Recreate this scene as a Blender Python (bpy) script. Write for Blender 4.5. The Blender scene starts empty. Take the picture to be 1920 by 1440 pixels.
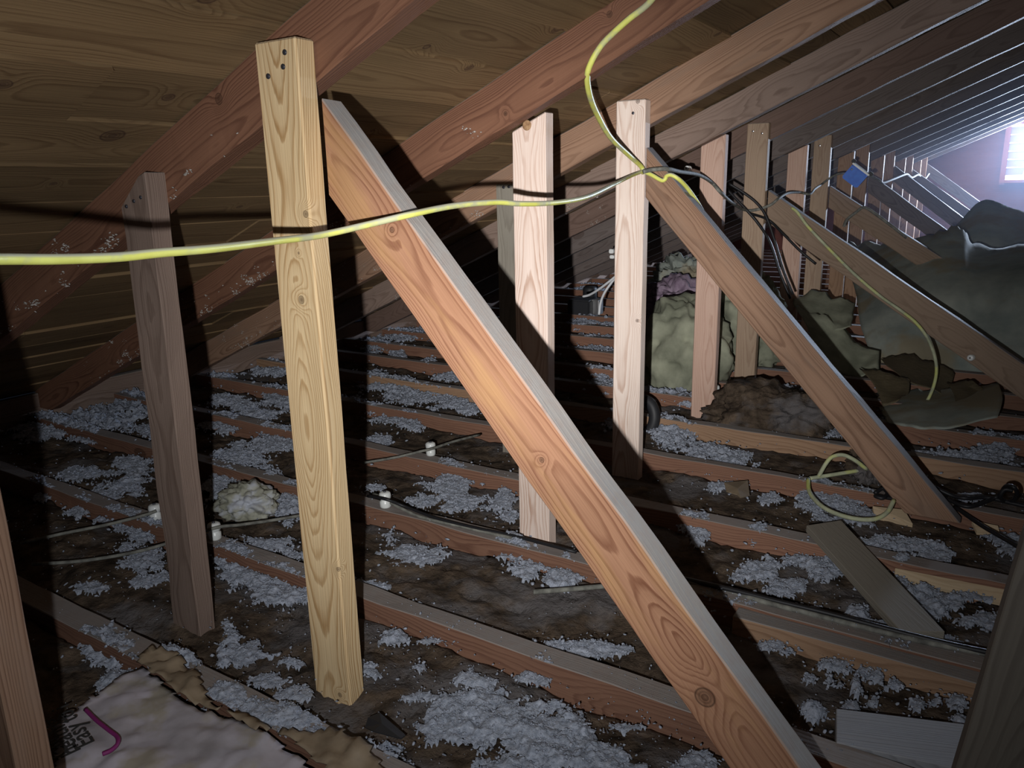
import bpy, bmesh, math, random
import numpy as np
from mathutils import Vector, Matrix, noise as mn

random.seed(11)
SC = bpy.context.scene
COL = SC.collection
# ------------------------------------------------------------------ camera
YAW, PITCH, ROLL = math.radians(32.756), math.radians(14.337), math.radians(-1.190)
FPX = 1462.5                                   # focal length in pixels of the 1920 px frame
fwd = Vector((-math.sin(YAW) * math.cos(PITCH), math.cos(YAW) * math.cos(PITCH), -math.sin(PITCH)))
r0 = Vector((math.cos(YAW), math.sin(YAW), 0)); u0 = r0.cross(fwd)
RGT = r0 * math.cos(ROLL) + u0 * math.sin(ROLL)
UPV = -r0 * math.sin(ROLL) + u0 * math.cos(ROLL)
EYE = Vector((0, 0, .86))
cam_d = bpy.data.cameras.new('camera'); cam = bpy.data.objects.new('camera', cam_d); COL.objects.link(cam)
cam_d.sensor_width = 36; cam_d.lens = 36 * FPX / 1920; cam_d.clip_start = .02; cam_d.clip_end = 60
cam.matrix_world = Matrix(((RGT.x, UPV.x, -fwd.x, EYE.x), (RGT.y, UPV.y, -fwd.y, EYE.y), (RGT.z, UPV.z, -fwd.z, EYE.z), (0, 0, 0, 1)))
SC.camera = cam
# ------------------------------------------------------------------ world, lights, exposure
SC.view_settings.view_transform = 'Standard'; SC.view_settings.look = 'None'
SC.view_settings.gamma = 1; SC.view_settings.use_curve_mapping = False
SC.view_settings.exposure = 0.0
SC.cycles.use_adaptive_sampling = True; SC.cycles.adaptive_threshold = .02
SC.cycles.max_bounces = 5; SC.cycles.volume_bounces = 0; SC.cycles.use_denoising = True
SC.cycles.sample_clamp_indirect = 3
W = bpy.data.worlds.new('world'); SC.world = W; W.use_nodes = True
W.node_tree.nodes['Background'].inputs[0].default_value = (.42, .55, .85, 1)
W.node_tree.nodes['Background'].inputs[1].default_value = .012
LAMP = EYE - RGT * .07 - UPV * .06             # the photographer's lamp, left of and below the lens
def ray(x, y): return RGT * ((x - 960) / FPX) - UPV * ((y - 720) / FPX) + fwd
def spot(name, power, deg, aim, color=(1, .97, .93), blend=1.0, linear=True):
    L = bpy.data.lights.new(name, 'SPOT'); L.energy = power; L.spot_size = math.radians(deg); L.spot_blend = blend
    L.shadow_soft_size = .006; L.color = color
    if linear:
        L.use_nodes = True; nt = L.node_tree; em = nt.nodes['Emission']
        lf = nt.nodes.new('ShaderNodeLightFalloff'); lf.inputs['Strength'].default_value = 1
        nt.links.new(lf.outputs['Linear'], em.inputs['Strength'])
    o = bpy.data.objects.new(name, L); COL.objects.link(o); o.location = LAMP
    o.rotation_euler = ray(*aim).to_track_quat('-Z', 'Y').to_euler()
    return o
spot('torch_spill', 29, 122, (860, 440), (.95, .97, 1))
spot('torch_beam', 36, 64, (1060, 560))
spot('torch_core', 44, 36, (1110, 430), (1, .95, .93))
def area(name, loc, rot, sx, sy, power, color):
    L = bpy.data.lights.new(name, 'AREA'); L.shape = 'RECTANGLE'; L.size = sx; L.size_y = sy; L.energy = power; L.color = color
    o = bpy.data.objects.new(name, L); COL.objects.link(o); o.location = loc; o.rotation_euler = rot; return o
area('window_daylight', (.25, 10.12, 1.12), (math.radians(-90), 0, 0), .75, .55, 520, (.62, .76, 1))

# ------------------------------------------------------------------ pixel -> place helpers (1920x1440 frame)
TS = math.tan(math.radians(23.67)); CS = math.cos(math.radians(23.67)); SN = math.sin(math.radians(23.67))
ZB, ZT = .86 + .564, .86 + .676                # underside of rafters / underside of roof boards at X = 0
def at(x, y, Y): d = ray(x, y); return EYE + d * (Y / d.y)
def fl(x, y, z=0.0): d = ray(x, y); return EYE + d * ((z - EYE.z) / d.z)
def rf(x, y, h=None): d = ray(x, y); return EYE + d * (((h or ZT) - .86) / (d.z - TS * d.x))
RY = [.905 + .642 * n for n in range(16)]      # near face of every rafter
RTH = .042

# ------------------------------------------------------------------ materials
def newmat(name):
    m = bpy.data.materials.new(name); m.use_nodes = True
    nt = m.node_tree; b = nt.nodes['Principled BSDF']; b.inputs['Roughness'].default_value = .75
    b.inputs['Specular IOR Level'].default_value = .25
    return m, nt, b
class N:
    def __init__(s, nt): s.nt = nt
    def n(s, t, **kw):
        o = s.nt.nodes.new('ShaderNode' + t)
        for k, v in kw.items(): setattr(o, k, v)
        return o
    def put(s, sock, v):
        if isinstance(v, bpy.types.NodeSocket): s.nt.links.new(v, sock)
        elif v is not None: sock.default_value = v
    def m(s, op, a, b=None, c=None, clamp=False):
        o = s.n('Math', operation=op); o.use_clamp = clamp
        s.put(o.inputs[0], a); s.put(o.inputs[1], b)
        if c is not None: s.put(o.inputs[2], c)
        return o.outputs[0]
    def v(s, op, a, b=None):
        o = s.n('VectorMath', operation=op); s.put(o.inputs[0], a); s.put(o.inputs[1], b); return o.outputs[0]
    def noise(s, vec, scale, detail=3, rough=.55, color=False):
        o = s.n('TexNoise'); s.put(o.inputs['Vector'], vec); o.inputs['Scale'].default_value = scale
        o.inputs['Detail'].default_value = detail; o.inputs['Roughness'].default_value = rough
        return o.outputs['Color' if color else 'Fac']
    def ramp(s, f, stops, interp='LINEAR'):
        o = s.n('ValToRGB'); o.color_ramp.interpolation = interp; s.put(o.inputs[0], f)
        e = o.color_ramp.elements
        while len(e) < len(stops): e.new(.5)
        for i, (p, c) in enumerate(stops):
            e[i].position = p; e[i].color = (c if hasattr(c, '__len__') else (c, c, c)) + (() if hasattr(c, '__len__') and len(c) == 4 else (1,))
        return o.outputs[0]
    def mix(s, f, a, b, mode='MIX'):
        o = s.n('Mix', data_type='RGBA', blend_type=mode); s.put(o.inputs[0], f)
        for k, v in ((6, a), (7, b)):
            s.put(o.inputs[k], tuple(v) + (1,) if not isinstance(v, bpy.types.NodeSocket) else v)
        return o.outputs[2]
def srgb(r, g, b):
    f = lambda c: (c / 255 / 12.92) if c <= 10 else ((c / 255 + .055) / 1.055) ** 2.4
    return (f(r), f(g), f(b))

def wood(name, light, dark, ring=.0045, knots=.5, knot_col=(.05, .025, .015), dust=0.0, dust_col=(.30, .285, .26), plank=0.0,
         fibre=.25, var=.3, center=.055, knot_scale=5.0, contrast=1.0, stain=None, tilt=.09, at_knots=()):
    """lumber: growth rings about a pith outside the board, swirling round knots; local X runs along the grain"""
    m, nt, b = newmat(name); g = N(nt)
    tc = g.n('TexCoord').outputs['Object']
    oi = g.n('ObjectInfo').outputs['Random']
    if plank:
        sp = g.n('SeparateXYZ'); nt.links.new(tc, sp.inputs[0])
        idx = g.m('FLOOR', g.m('DIVIDE', sp.outputs[1], plank))
        wn = g.n('TexWhiteNoise', noise_dimensions='1D'); nt.links.new(idx, wn.inputs['W']); rnd = wn.outputs['Value']
        loc_y = g.m('SUBTRACT', sp.outputs[1], g.m('MULTIPLY', idx, plank))
        cb = g.n('CombineXYZ'); nt.links.new(sp.outputs[0], cb.inputs[0]); nt.links.new(g.m('SUBTRACT', loc_y, plank / 2), cb.inputs[1]); nt.links.new(sp.outputs[2], cb.inputs[2])
        base = cb.outputs[0]
    else:
        rnd = oi; base = tc
    off = g.n('CombineXYZ'); nt.links.new(g.m('MULTIPLY', rnd, 37.0), off.inputs[0])
    P = g.v('ADD', base, off.outputs[0])
    # low warp
    wv = g.v('MULTIPLY', P, (1.6, 9, 9))
    warp = g.v('MULTIPLY', g.v('SUBTRACT', g.noise(wv, 1.0, 3, .5, True), (.5, .5, .5)), (0, .022, .022))
    # knots
    kv = g.v('MULTIPLY', P, (.55, 1, 1))
    vo = g.n('TexVoronoi'); nt.links.new(kv, vo.inputs['Vector']); vo.inputs['Scale'].default_value = knot_scale; vo.inputs['Randomness'].default_value = 1
    kd = vo.outputs['Distance']
    bump_k = g.m('POWER', g.m('SUBTRACT', 1.0, g.m('MULTIPLY', kd, 2.2), clamp=True), 2.0)
    ek = None; geo_p = g.n('NewGeometry').outputs['Position'] if at_knots else None
    for (kp, kr) in at_knots:
        dn = g.n('VectorMath', operation='DISTANCE'); nt.links.new(g.v('ADD', geo_p, g.v('MULTIPLY', warp, (.35, .35, .35))), dn.inputs[0]); dn.inputs[1].default_value = tuple(kp)
        e_ = g.m('DIVIDE', dn.outputs['Value'], kr); ek = e_ if ek is None else g.m('MINIMUM', ek, e_)
    if ek is not None:
        bump_k = g.m('ADD', g.m('MULTIPLY', bump_k, .35), g.m('MULTIPLY', g.m('POWER', 2.718, g.m('MULTIPLY', g.m('MULTIPLY', ek, ek), -.13)), 1.0))
    # radius
    Q = g.v('ADD', P, warp); s2 = g.n('SeparateXYZ'); nt.links.new(Q, s2.inputs[0])
    yy = g.m('ADD', g.m('SUBTRACT', s2.outputs[1], 0.0 if plank else .045), g.m('MULTIPLY', g.m('SUBTRACT', rnd, .5), .04))
    s3 = g.n('SeparateXYZ'); nt.links.new(P, s3.inputs[0])
    cx_ = g.n('CombineXYZ'); nt.links.new(s3.outputs[0], cx_.inputs[0])
    sway = g.m('MULTIPLY', g.m('SUBTRACT', g.noise(cx_.outputs[0], 1.3, 2), .5), tilt)
    zz = g.m('ADD', s2.outputs[2], g.m('ADD', center, sway))
    r = g.m('SQRT', g.m('ADD', g.m('MULTIPLY', yy, yy), g.m('MULTIPLY', zz, zz)))
    r = g.m('ADD', r, g.m('MULTIPLY', bump_k, .030 * knots))
    t = g.m('ADD', g.m('DIVIDE', r, ring), g.m('MULTIPLY', g.noise(g.v('MULTIPLY', P, (14, 90, 90)), 1.0, 2), .55))
    t = g.m('ADD', t, g.m('MULTIPLY', g.m('SINE', g.m('MULTIPLY', t, .73)), .6))
    fr = g.m('FRACT', t)
    prof = g.ramp(fr, [(0, 0.0), (.55, .25), (.82, 1.0), (.93, .8), (1, 0.0)])
    prof = g.m('MULTIPLY', prof, g.m('MULTIPLY', g.ramp(g.noise(wv, 2.0, 2), [(.3, .35), (.7, 1.0)]), contrast))
    col = g.mix(prof, light, dark)
    fib = g.noise(g.v('MULTIPLY', P, (6, 260, 260)), 1.0, 2)
    col = g.mix(g.m('MULTIPLY', g.m('SUBTRACT', fib, .35, clamp=True), fibre * 2), col, dark)
    big = g.noise(g.v('MULTIPLY', P, (1.1, 7, 7)), 1.3, 3)
    hsv = g.n('HueSaturation'); nt.links.new(col, hsv.inputs['Color'])
    nt.links.new(g.m('ADD', 1 - var / 2, g.m('MULTIPLY', g.m('SUBTRACT', g.m('ADD', big, g.m('MULTIPLY', rnd, .5)), .25), var)), hsv.inputs['Value'])
    col = hsv.outputs[0]
    kmask = g.ramp(kd, [(0, 1.0), (.075, .85), (.10, 1.0), (.115, 0.0)])
    if ek is not None:
        km2 = g.ramp(g.m('MULTIPLY', ek, .5), [(0, .55), (.18, .9), (.22, .35), (.30, .75), (.42, .35), (.50, 1.0), (.58, 0.0)])
        col = g.mix(g.m('MULTIPLY', km2, .85), col, knot_col)
    elif knots > 0: col = g.mix(g.m('MULTIPLY', kmask, min(1, knots * 1.6)), col, knot_col)
    if stain:
        sm = g.ramp(g.noise(g.v('MULTIPLY', P, (3, 14, 14)), 1.0, 4, .6), [(.52, 0.0), (.66, 1.0)])
        col = g.mix(g.m('MULTIPLY', sm, .55), col, stain)
    if dust:
        geo = g.n('NewGeometry'); sz = g.n('SeparateXYZ'); nt.links.new(geo.outputs['Normal'], sz.inputs[0])
        dm = g.ramp(sz.outputs[2], [(.3, 0.0), (.6, 1.0)])
        dn = g.noise(tc, 60, 3)
        col = g.mix(g.m('MULTIPLY', dm, g.m('ADD', dust - .25, g.m('MULTIPLY', dn, .5)), clamp=True), col, dust_col)
    nt.links.new(col, b.inputs['Base Color'])
    bp = g.n('Bump'); bp.inputs['Strength'].default_value = .35; bp.inputs['Distance'].default_value = .002
    nt.links.new(g.m('ADD', g.m('MULTIPLY', prof, .5), fib), bp.inputs['Height']); nt.links.new(bp.outputs[0], b.inputs['Normal'])
    return m
def rough(name, a, b_, scale=30, rgh=.9, bump=.5, bdist=.004, detail=5, lo=.35, hi=.65, third=None, third_scale=8, stretch=(1, 1, 1), spec=.2):
    m, nt, b = newmat(name); g = N(nt); b.inputs['Roughness'].default_value = rgh; b.inputs['Specular IOR Level'].default_value = spec
    tc = g.v('MULTIPLY', g.n('TexCoord').outputs['Object'], stretch)
    f = g.noise(tc, scale, detail, .6)
    col = g.ramp(f, [(lo, a), (hi, b_)])
    if third is not None: col = g.mix(g.ramp(g.noise(tc, third_scale, 4, .6), [(.5, 0.0), (.62, 1.0)]), col, third)
    nt.links.new(col, b.inputs['Base Color'])
    if bump:
        bp = g.n('Bump'); bp.inputs['Strength'].default_value = bump; bp.inputs['Distance'].default_value = bdist
        nt.links.new(g.noise(tc, scale * 1.5, 6, .65), bp.inputs['Height']); nt.links.new(bp.outputs[0], b.inputs['Normal'])
    return m
def plain(name, c, rgh=.5, metal=0.0, spec=.4):
    m, nt, b = newmat(name); b.inputs['Base Color'].default_value = tuple(c) + (1,); b.inputs['Roughness'].default_value = rgh
    b.inputs['Metallic'].default_value = metal; b.inputs['Specular IOR Level'].default_value = spec
    return m
DC = (.30, .29, .27)
K1 = [(at(565, 562, RY[0] - .0385), .0062), (at(573, 402, RY[0] - .0385), .0052), (at(634, 1068, RY[0] - .0385), .0040), (at(637, 1303, RY[0] - .0385), .0045), (at(560, 475, RY[0] - .0385), .002)]
KB = [(at(1322, 1306, RY[0]), .0135), (at(1016, 862, RY[0]), .004), (at(735, 430, RY[0]), .004)]
KD = [(rf(*p[:2]), p[2]) for p in ((212, 257, .020), (318, 189, .012), (803, 94, .011), (880, 128, .010), (1045, 60, .012), (3, 155, .012), (393, 3, .016), (1345, 62, .010), (700, 250, .008), (100, 345, .006), (520, 560, .012), (450, 390, .008))]
KR = [(at(268, 370, RY[0]), .008), (at(410, 185, RY[0]), .009), (at(1143, 27, RY[1]), .006), (at(948, 213, RY[1]), .005)]
KP = [(at(1195, 601, RY[2] - .0385), .005), (at(1196, 190, RY[2] - .0385), .006)]
M = dict(
    pine=wood('new_pine', (.70, .53, .31), (.36, .20, .075), ring=.0042, knots=.7, dust=.3, dust_col=DC, center=.036, knot_scale=3.0, tilt=.14, at_knots=K1),
    pale=wood('pale_fir', (.78, .65, .57), (.48, .31, .23), ring=.0042, knots=.4, dust=.3, dust_col=DC, center=.06, knot_scale=3.2, tilt=.07),
    fir=wood('old_orange_fir', (.40, .215, .128), (.185, .075, .040), ring=.0040, knots=.55, dust=.95, dust_col=(.37, .35, .33), center=.045, knot_scale=2.6, stain=(.46, .27, .12), tilt=.13, var=.4, at_knots=KB),
    brown=wood('brown_fir', (.285, .175, .115), (.14, .075, .046), ring=.0042, knots=.4, dust=.9, dust_col=(.20, .20, .21), center=.05, knot_scale=3.0, stain=(.22, .15, .11), var=.5),
    rafter=wood('old_red_fir', (.205, .100, .060), (.092, .038, .023), ring=.0040, at_knots=KR, knots=.4, dust=.9, dust_col=DC, center=.05, knot_scale=3.2, var=.5),
    drab=wood('weathered_brown_wood', (.255, .185, .150), (.155, .105, .082), ring=.0045, knots=.3, dust=.7, dust_col=DC, center=.10, var=.5, knot_col=(.06, .04, .03)),
    joist=wood('joist_fir', (.235, .125, .082), (.13, .060, .040), ring=.0048, knots=.4, dust=.95, dust_col=(.24, .215, .20), center=.07, var=.4),
    tan=wood('tan_fir', (.34, .215, .135), (.21, .12, .07), ring=.0052, knots=.4, dust=.9, dust_col=(.22, .21, .205), center=.09, var=.3),
    deck=wood('roof_board_pine', (.215, .142, .072), (.125, .074, .036), at_knots=KD, ring=.0075, knots=.9, plank=.1610, center=.03, knot_scale=3.6, var=.9, tilt=.12, fibre=.2, knot_col=(.055, .028, .022)),
    gable=wood('gable_boards', (.20, .07, .05), (.13, .04, .03), ring=.006, knots=.2, plank=.2, var=.4),
    greyw=wood('grey_weathered_board', (.30, .31, .33), (.17, .17, .185), ring=.0055, knots=.2, dust=.35, dust_col=(.34, .35, .37), center=.03),
    dusty=wood('dust_covered_board', (.25, .23, .19), (.18, .16, .13), ring=.006, knots=.1, dust=.8, dust_col=(.245, .225, .19), center=.09, fibre=.1),
    ply=wood('pale_plywood', (.52, .40, .26), (.42, .30, .18), ring=.008, knots=.1, center=.2, fibre=.15),
)
M['batt'] = rough('brown_mineral_wool', (.028, .020, .014), (.145, .105, .074), 18, .95, 1.0, .014, 9, .36, .68, third=(.125, .115, .115), third_scale=5.0)
M['loose'] = rough('grey_cellulose', (.22, .25, .31), (.50, .54, .63), 120, .95, .9, .005, 6, .3, .7)
M['glass'] = rough('yellow_green_fibreglass', (.155, .165, .12), (.34, .35, .26), 6, .9, .5, .008, 6, .32, .7)
M['pgrey'] = rough('grey_yellow_fibreglass', (.20, .20, .15), (.42, .42, .36), 14, .9, .6, .006, 6, .32, .7, third=(.40, .42, .47), third_scale=12)
M['gwool'] = rough('grey_green_fibreglass', (.20, .23, .21), (.36, .38, .33), 5, .9, .4, .006, 6, .32, .7, third=(.26, .23, .16), third_scale=3)
M['pinkw'] = rough('faded_pink_fibreglass', (.17, .12, .17), (.33, .26, .33), 16, .9, .7, .008, 6)
M['kraft'] = rough('brown_kraft_paper', (.17, .130, .088), (.28, .22, .15), 12, .6, .35, .004, 5)
M['kraftd'] = rough('dark_kraft_paper', (.075, .060, .035), (.13, .105, .065), 40, .7, .3, .003, 4, stretch=(1, 6, 1))
M['paper'] = rough('dusty_printed_facing', (.30, .285, .30), (.50, .47, .53), 6, .55, .25, .003, 5, third=(.33, .30, .25), third_scale=9)
M['pale4'] = wood('pale_fir_bright', (.80, .69, .61), (.50, .34, .26), ring=.0044, dust=.3, dust_col=DC, center=.06, tilt=.08, at_knots=KP)
M['pink'] = wood('pinkish_fir', (.62, .43, .34), (.46, .28, .21), ring=.0042, knots=.3, dust=.3, dust_col=DC, center=.07, tilt=.06)
M['tanp'] = wood('tan_post', (.42, .31, .22), (.31, .21, .145), ring=.0048, knots=.2, dust=.3, dust_col=DC, center=.08, tilt=.06)
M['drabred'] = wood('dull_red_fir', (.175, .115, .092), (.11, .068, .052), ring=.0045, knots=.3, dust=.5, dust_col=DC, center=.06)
M['dim'] = wood('dark_unlit_wood', (.115, .100, .082), (.07, .058, .047), ring=.005, knots=.3, dust=.3, dust_col=DC, center=.08)  # darkened base colour stands in for timber outside the lamp's beam
M['tanb'] = wood('dull_tan_fir', (.27, .195, .140), (.19, .13, .09), ring=.0048, knots=.3, dust=.8, dust_col=(.22, .22, .24), center=.08, tilt=.07)
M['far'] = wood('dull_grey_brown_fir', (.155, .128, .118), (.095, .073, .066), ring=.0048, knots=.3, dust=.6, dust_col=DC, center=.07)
M['floor'] = rough('plasterboard_back', (.04, .035, .03), (.09, .08, .07), 12)
M['yellow'] = rough('yellow_cable_sheath', (.66, .67, .14), (.76, .78, .20), 25, .5, 0, third=(.50, .51, .30), third_scale=14, spec=.4)
nt = M['yellow'].node_tree; g = N(nt); b = nt.nodes['Principled BSDF']; src = b.inputs['Base Color'].links[0].from_socket
sz = g.n('SeparateXYZ'); nt.links.new(g.n('NewGeometry').outputs['Normal'], sz.inputs[0])
nt.links.new(g.mix(g.ramp(sz.outputs[2], [(.25, 0.0), (.65, .8)]), src, (.50, .50, .43)), b.inputs['Base Color'])
M['ygrey'] = rough('dusty_grey_yellow_sheath', (.30, .32, .22), (.48, .50, .33), 25, .6, 0, third=(.55, .58, .18), third_scale=10)
M['gcable'] = rough('grey_cloth_sheath', (.10, .10, .09), (.24, .24, .21), 40, .8, 0)
M['bcable'] = plain('black_sheath', (.012, .012, .014), .5)
M['wcable'] = plain('white_sheath', (.62, .64, .66), .5)
M['steel'] = plain('galvanised_steel', (.6, .6, .6), .3, .9)
M['nail'] = plain('dark_nail_head', (.07, .07, .085), .35, .6)
M['porc'] = rough('white_porcelain', (.62, .64, .62), (.78, .8, .79), 20, .3, 0, spec=.5)
M['blue'] = rough('blue_plastic', (.01, .12, .62), (.02, .18, .75), 30, .45, 0, spec=.4)
M['black'] = plain('black_metal', (.02, .021, .024), .55)
M['purple'] = plain('purple_ink', (.20, .02, .13), .6)
M['ink'] = plain('black_ink', (.03, .03, .03), .7)
M['web'] = rough('cobweb_lint', (.30, .27, .24), (.48, .45, .42), 60, .95, 0)
M['redframe'] = plain('red_brown_paint', (.30, .10, .08), .6)
m, nt, b = newmat('lit_window_pane')
b.inputs['Base Color'].default_value = (.8, .85, .9, 1); b.inputs['Emission Color'].default_value = (.80, .88, 1, 1); b.inputs['Emission Strength'].default_value = 2.6
M['pane'] = m

# ------------------------------------------------------------------ object helpers
def tag(o, label=None, cat=None, group=None, kind=None):
    if label: o['label'] = label
    if cat: o['category'] = cat
    if group: o['group'] = group
    if kind: o['kind'] = kind
    return o
def link(name, me, mats, parent=None, loc=None, mw=None):
    o = bpy.data.objects.new(name, me); COL.objects.link(o)
    for mm in (mats if isinstance(mats, (list, tuple)) else [mats]): me.materials.append(mm)
    if mw is not None: o.matrix_world = mw
    elif loc is not None: o.location = loc
    if parent:
        o.parent = parent; o.matrix_parent_inverse = parent.matrix_world.inverted()
    return o
def empty(name, loc):
    o = bpy.data.objects.new(name, None); COL.objects.link(o); o.location = loc; o.empty_display_size = .05
    o.matrix_world = Matrix.Translation(loc); return o
def shade(me, smooth=True):
    me.polygons.foreach_set('use_smooth', [smooth] * len(me.polygons)); me.update()
def bm_mesh(bm, name='m', smooth=False):
    bmesh.ops.recalc_face_normals(bm, faces=bm.faces)
    me = bpy.data.meshes.new(name); bm.to_mesh(me); bm.free()
    if smooth: shade(me)
    return me
def lumber(name, p0, p1, w, t, wdir, mat, cuts=(), parent=None, bev=.0015, wob=.0012, seed=0, notch=None):
    """a sawn length of timber: p0,p1 ends of one edge line; grows w along wdir and t along X x W; clean cut ends, eased edges"""
    p0 = Vector(p0); p1 = Vector(p1); X = (p1 - p0); L = X.length; X.normalize()
    Wd = Vector(wdir); Wd = (Wd - X * Wd.dot(X)).normalized(); T = X.cross(Wd)
    if T.dot(Vector((0, 1, 0))) < 0 and abs(T.y) > .3: sg = -1
    elif abs(T.y) <= .3 and T.z > 0: sg = -1
    else: sg = 1
    n = max(4, int(L / .06)); bm = bmesh.new(); rings = []
    for i in range(n + 1):
        x = L * i / n
        j = lambda k: wob * mn.noise(Vector((x * 7 + seed * 3.1, k * 5.3, seed)))
        c = [(0, 0), (w, 0), (w, sg * t), (0, sg * t)]
        rings.append([bm.verts.new((x, a + j(q), b + j(q + 4))) for q, (a, b) in enumerate(c)])
    for i in range(n):
        for q in range(4):
            bm.faces.new((rings[i][q], rings[i][(q + 1) % 4], rings[i + 1][(q + 1) % 4], rings[i + 1][q]))
    bm.faces.new(rings[0][::-1]); bm.faces.new(rings[-1])
    R = Matrix((X, Wd, T)).transposed().to_4x4(); mw = Matrix.Translation(p0) @ R; inv = mw.inverted()
    for pt, nr in cuts:
        lp = inv @ Vector(pt); ln = (inv.to_3x3() @ Vector(nr)).normalized()
        bmesh.ops.bisect_plane(bm, geom=bm.verts[:] + bm.edges[:] + bm.faces[:], plane_co=lp, plane_no=ln, clear_outer=True)
        be = [e for e in bm.edges if e.is_boundary]
        if be: bmesh.ops.holes_fill(bm, edges=be, sides=0)
    bmesh.ops.recalc_face_normals(bm, faces=bm.faces)
    ed = [e for e in bm.edges if len(e.link_faces) == 2 and e.calc_face_angle(0) > .7]
    if bev: bmesh.ops.bevel(bm, geom=ed, offset=bev, segments=1, affect='EDGES')
    return link(name, bm_mesh(bm, name), mat, parent, mw=mw)
def catmull(pts, n=8):
    P = [Vector(p) for p in pts]; P = [P[0] * 2 - P[1]] + P + [P[-1] * 2 - P[-2]]; out = []
    for i in range(1, len(P) - 2):
        a, b_, c, d = P[i - 1:i + 3]
        for k in range(n):
            t = k / n
            out.append(.5 * ((2 * b_) + (c - a) * t + (2 * a - 5 * b_ + 4 * c - d) * t * t + (3 * b_ - a - 3 * c + d) * t ** 3))
    out.append(P[-2]); return out
def tube_mesh(pts, r, seg=10, n=8, flat=1.0, smooth=True, taper=None):
    C = catmull(pts, n) if n else [Vector(p) for p in pts]
    bm = bmesh.new(); rings = []; up = Vector((0, 0, 1)); prev = None
    for i, p in enumerate(C):
        d = (C[min(i + 1, len(C) - 1)] - C[max(i - 1, 0)]).normalized()
        if prev is None: s = d.cross(up if abs(d.z) < .95 else Vector((1, 0, 0))).normalized()
        else: s = (prev - d * prev.dot(d)).normalized()
        prev = s; t = d.cross(s); rr = r * (taper(i / (len(C) - 1)) if taper else 1)
        rings.append([bm.verts.new(p + s * math.cos(a) * rr * flat + t * math.sin(a) * rr) for a in [2 * math.pi * k / seg for k in range(seg)]])
    for i in range(len(rings) - 1):
        for k in range(seg): bm.faces.new((rings[i][k], rings[i][(k + 1) % seg], rings[i + 1][(k + 1) % seg], rings[i + 1][k]))
    bm.faces.new(rings[0][::-1]); bm.faces.new(rings[-1])
    return bm_mesh(bm, 'tube', smooth)
def rel(me, o0):                                # move mesh so its object sits at o0
    me.transform(Matrix.Translation(-Vector(o0))); return me
def cable(name, pts, r, mat, label, cat='cable', group=None, parent=None, seg=10, flat=1.0, n=8):
    o0 = Vector(pts[0]); o = link(name, rel(tube_mesh(pts, r, seg, n, flat), o0), mat, parent, loc=o0)
    if not parent: tag(o, label, cat, group)
    return o
def box(name, c, s, mat, parent=None, rot=None, bev=0.0):
    bm = bmesh.new(); bmesh.ops.create_cube(bm, size=1); bmesh.ops.scale(bm, vec=s, verts=bm.verts)
    if bev: bmesh.ops.bevel(bm, geom=bm.edges[:], offset=bev, segments=2, affect='EDGES')
    mw = Matrix.Translation(c) @ (rot.to_4x4() if rot is not None else Matrix.Identity(4))
    return link(name, bm_mesh(bm, name), mat, parent, mw=mw)
def lathe(name, prof, mat, parent=None, mw=None, seg=24):
    bm = bmesh.new(); rings = [[bm.verts.new((r * math.cos(2 * math.pi * k / seg), r * math.sin(2 * math.pi * k / seg), z)) for k in range(seg)] for r, z in prof]
    for i in range(len(rings) - 1):
        for k in range(seg): bm.faces.new((rings[i][k], rings[i][(k + 1) % seg], rings[i + 1][(k + 1) % seg], rings[i + 1][k]))
    bm.faces.new(rings[0][::-1]); bm.faces.new(rings[-1])
    me = bm_mesh(bm, name, True)
    return link(name, me, mat, parent, mw=mw if mw is not None else Matrix.Identity(4))
def nail(parent, p, nrm=(0, -1, 0), r=.0042, mat='nail', h=.0018):
    q = Vector(nrm).to_track_quat('Z', 'Y').to_matrix().to_4x4()
    return lathe('nail', [(r, -.002), (r, h * .6), (r * .8, h)], M[mat], parent, Matrix.Translation(p) @ q, 12)
def fbm(x, y, z=0.0, o=4, H=.55):
    return mn.fractal(Vector((x, y, z)), H, 2.0, o)

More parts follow.
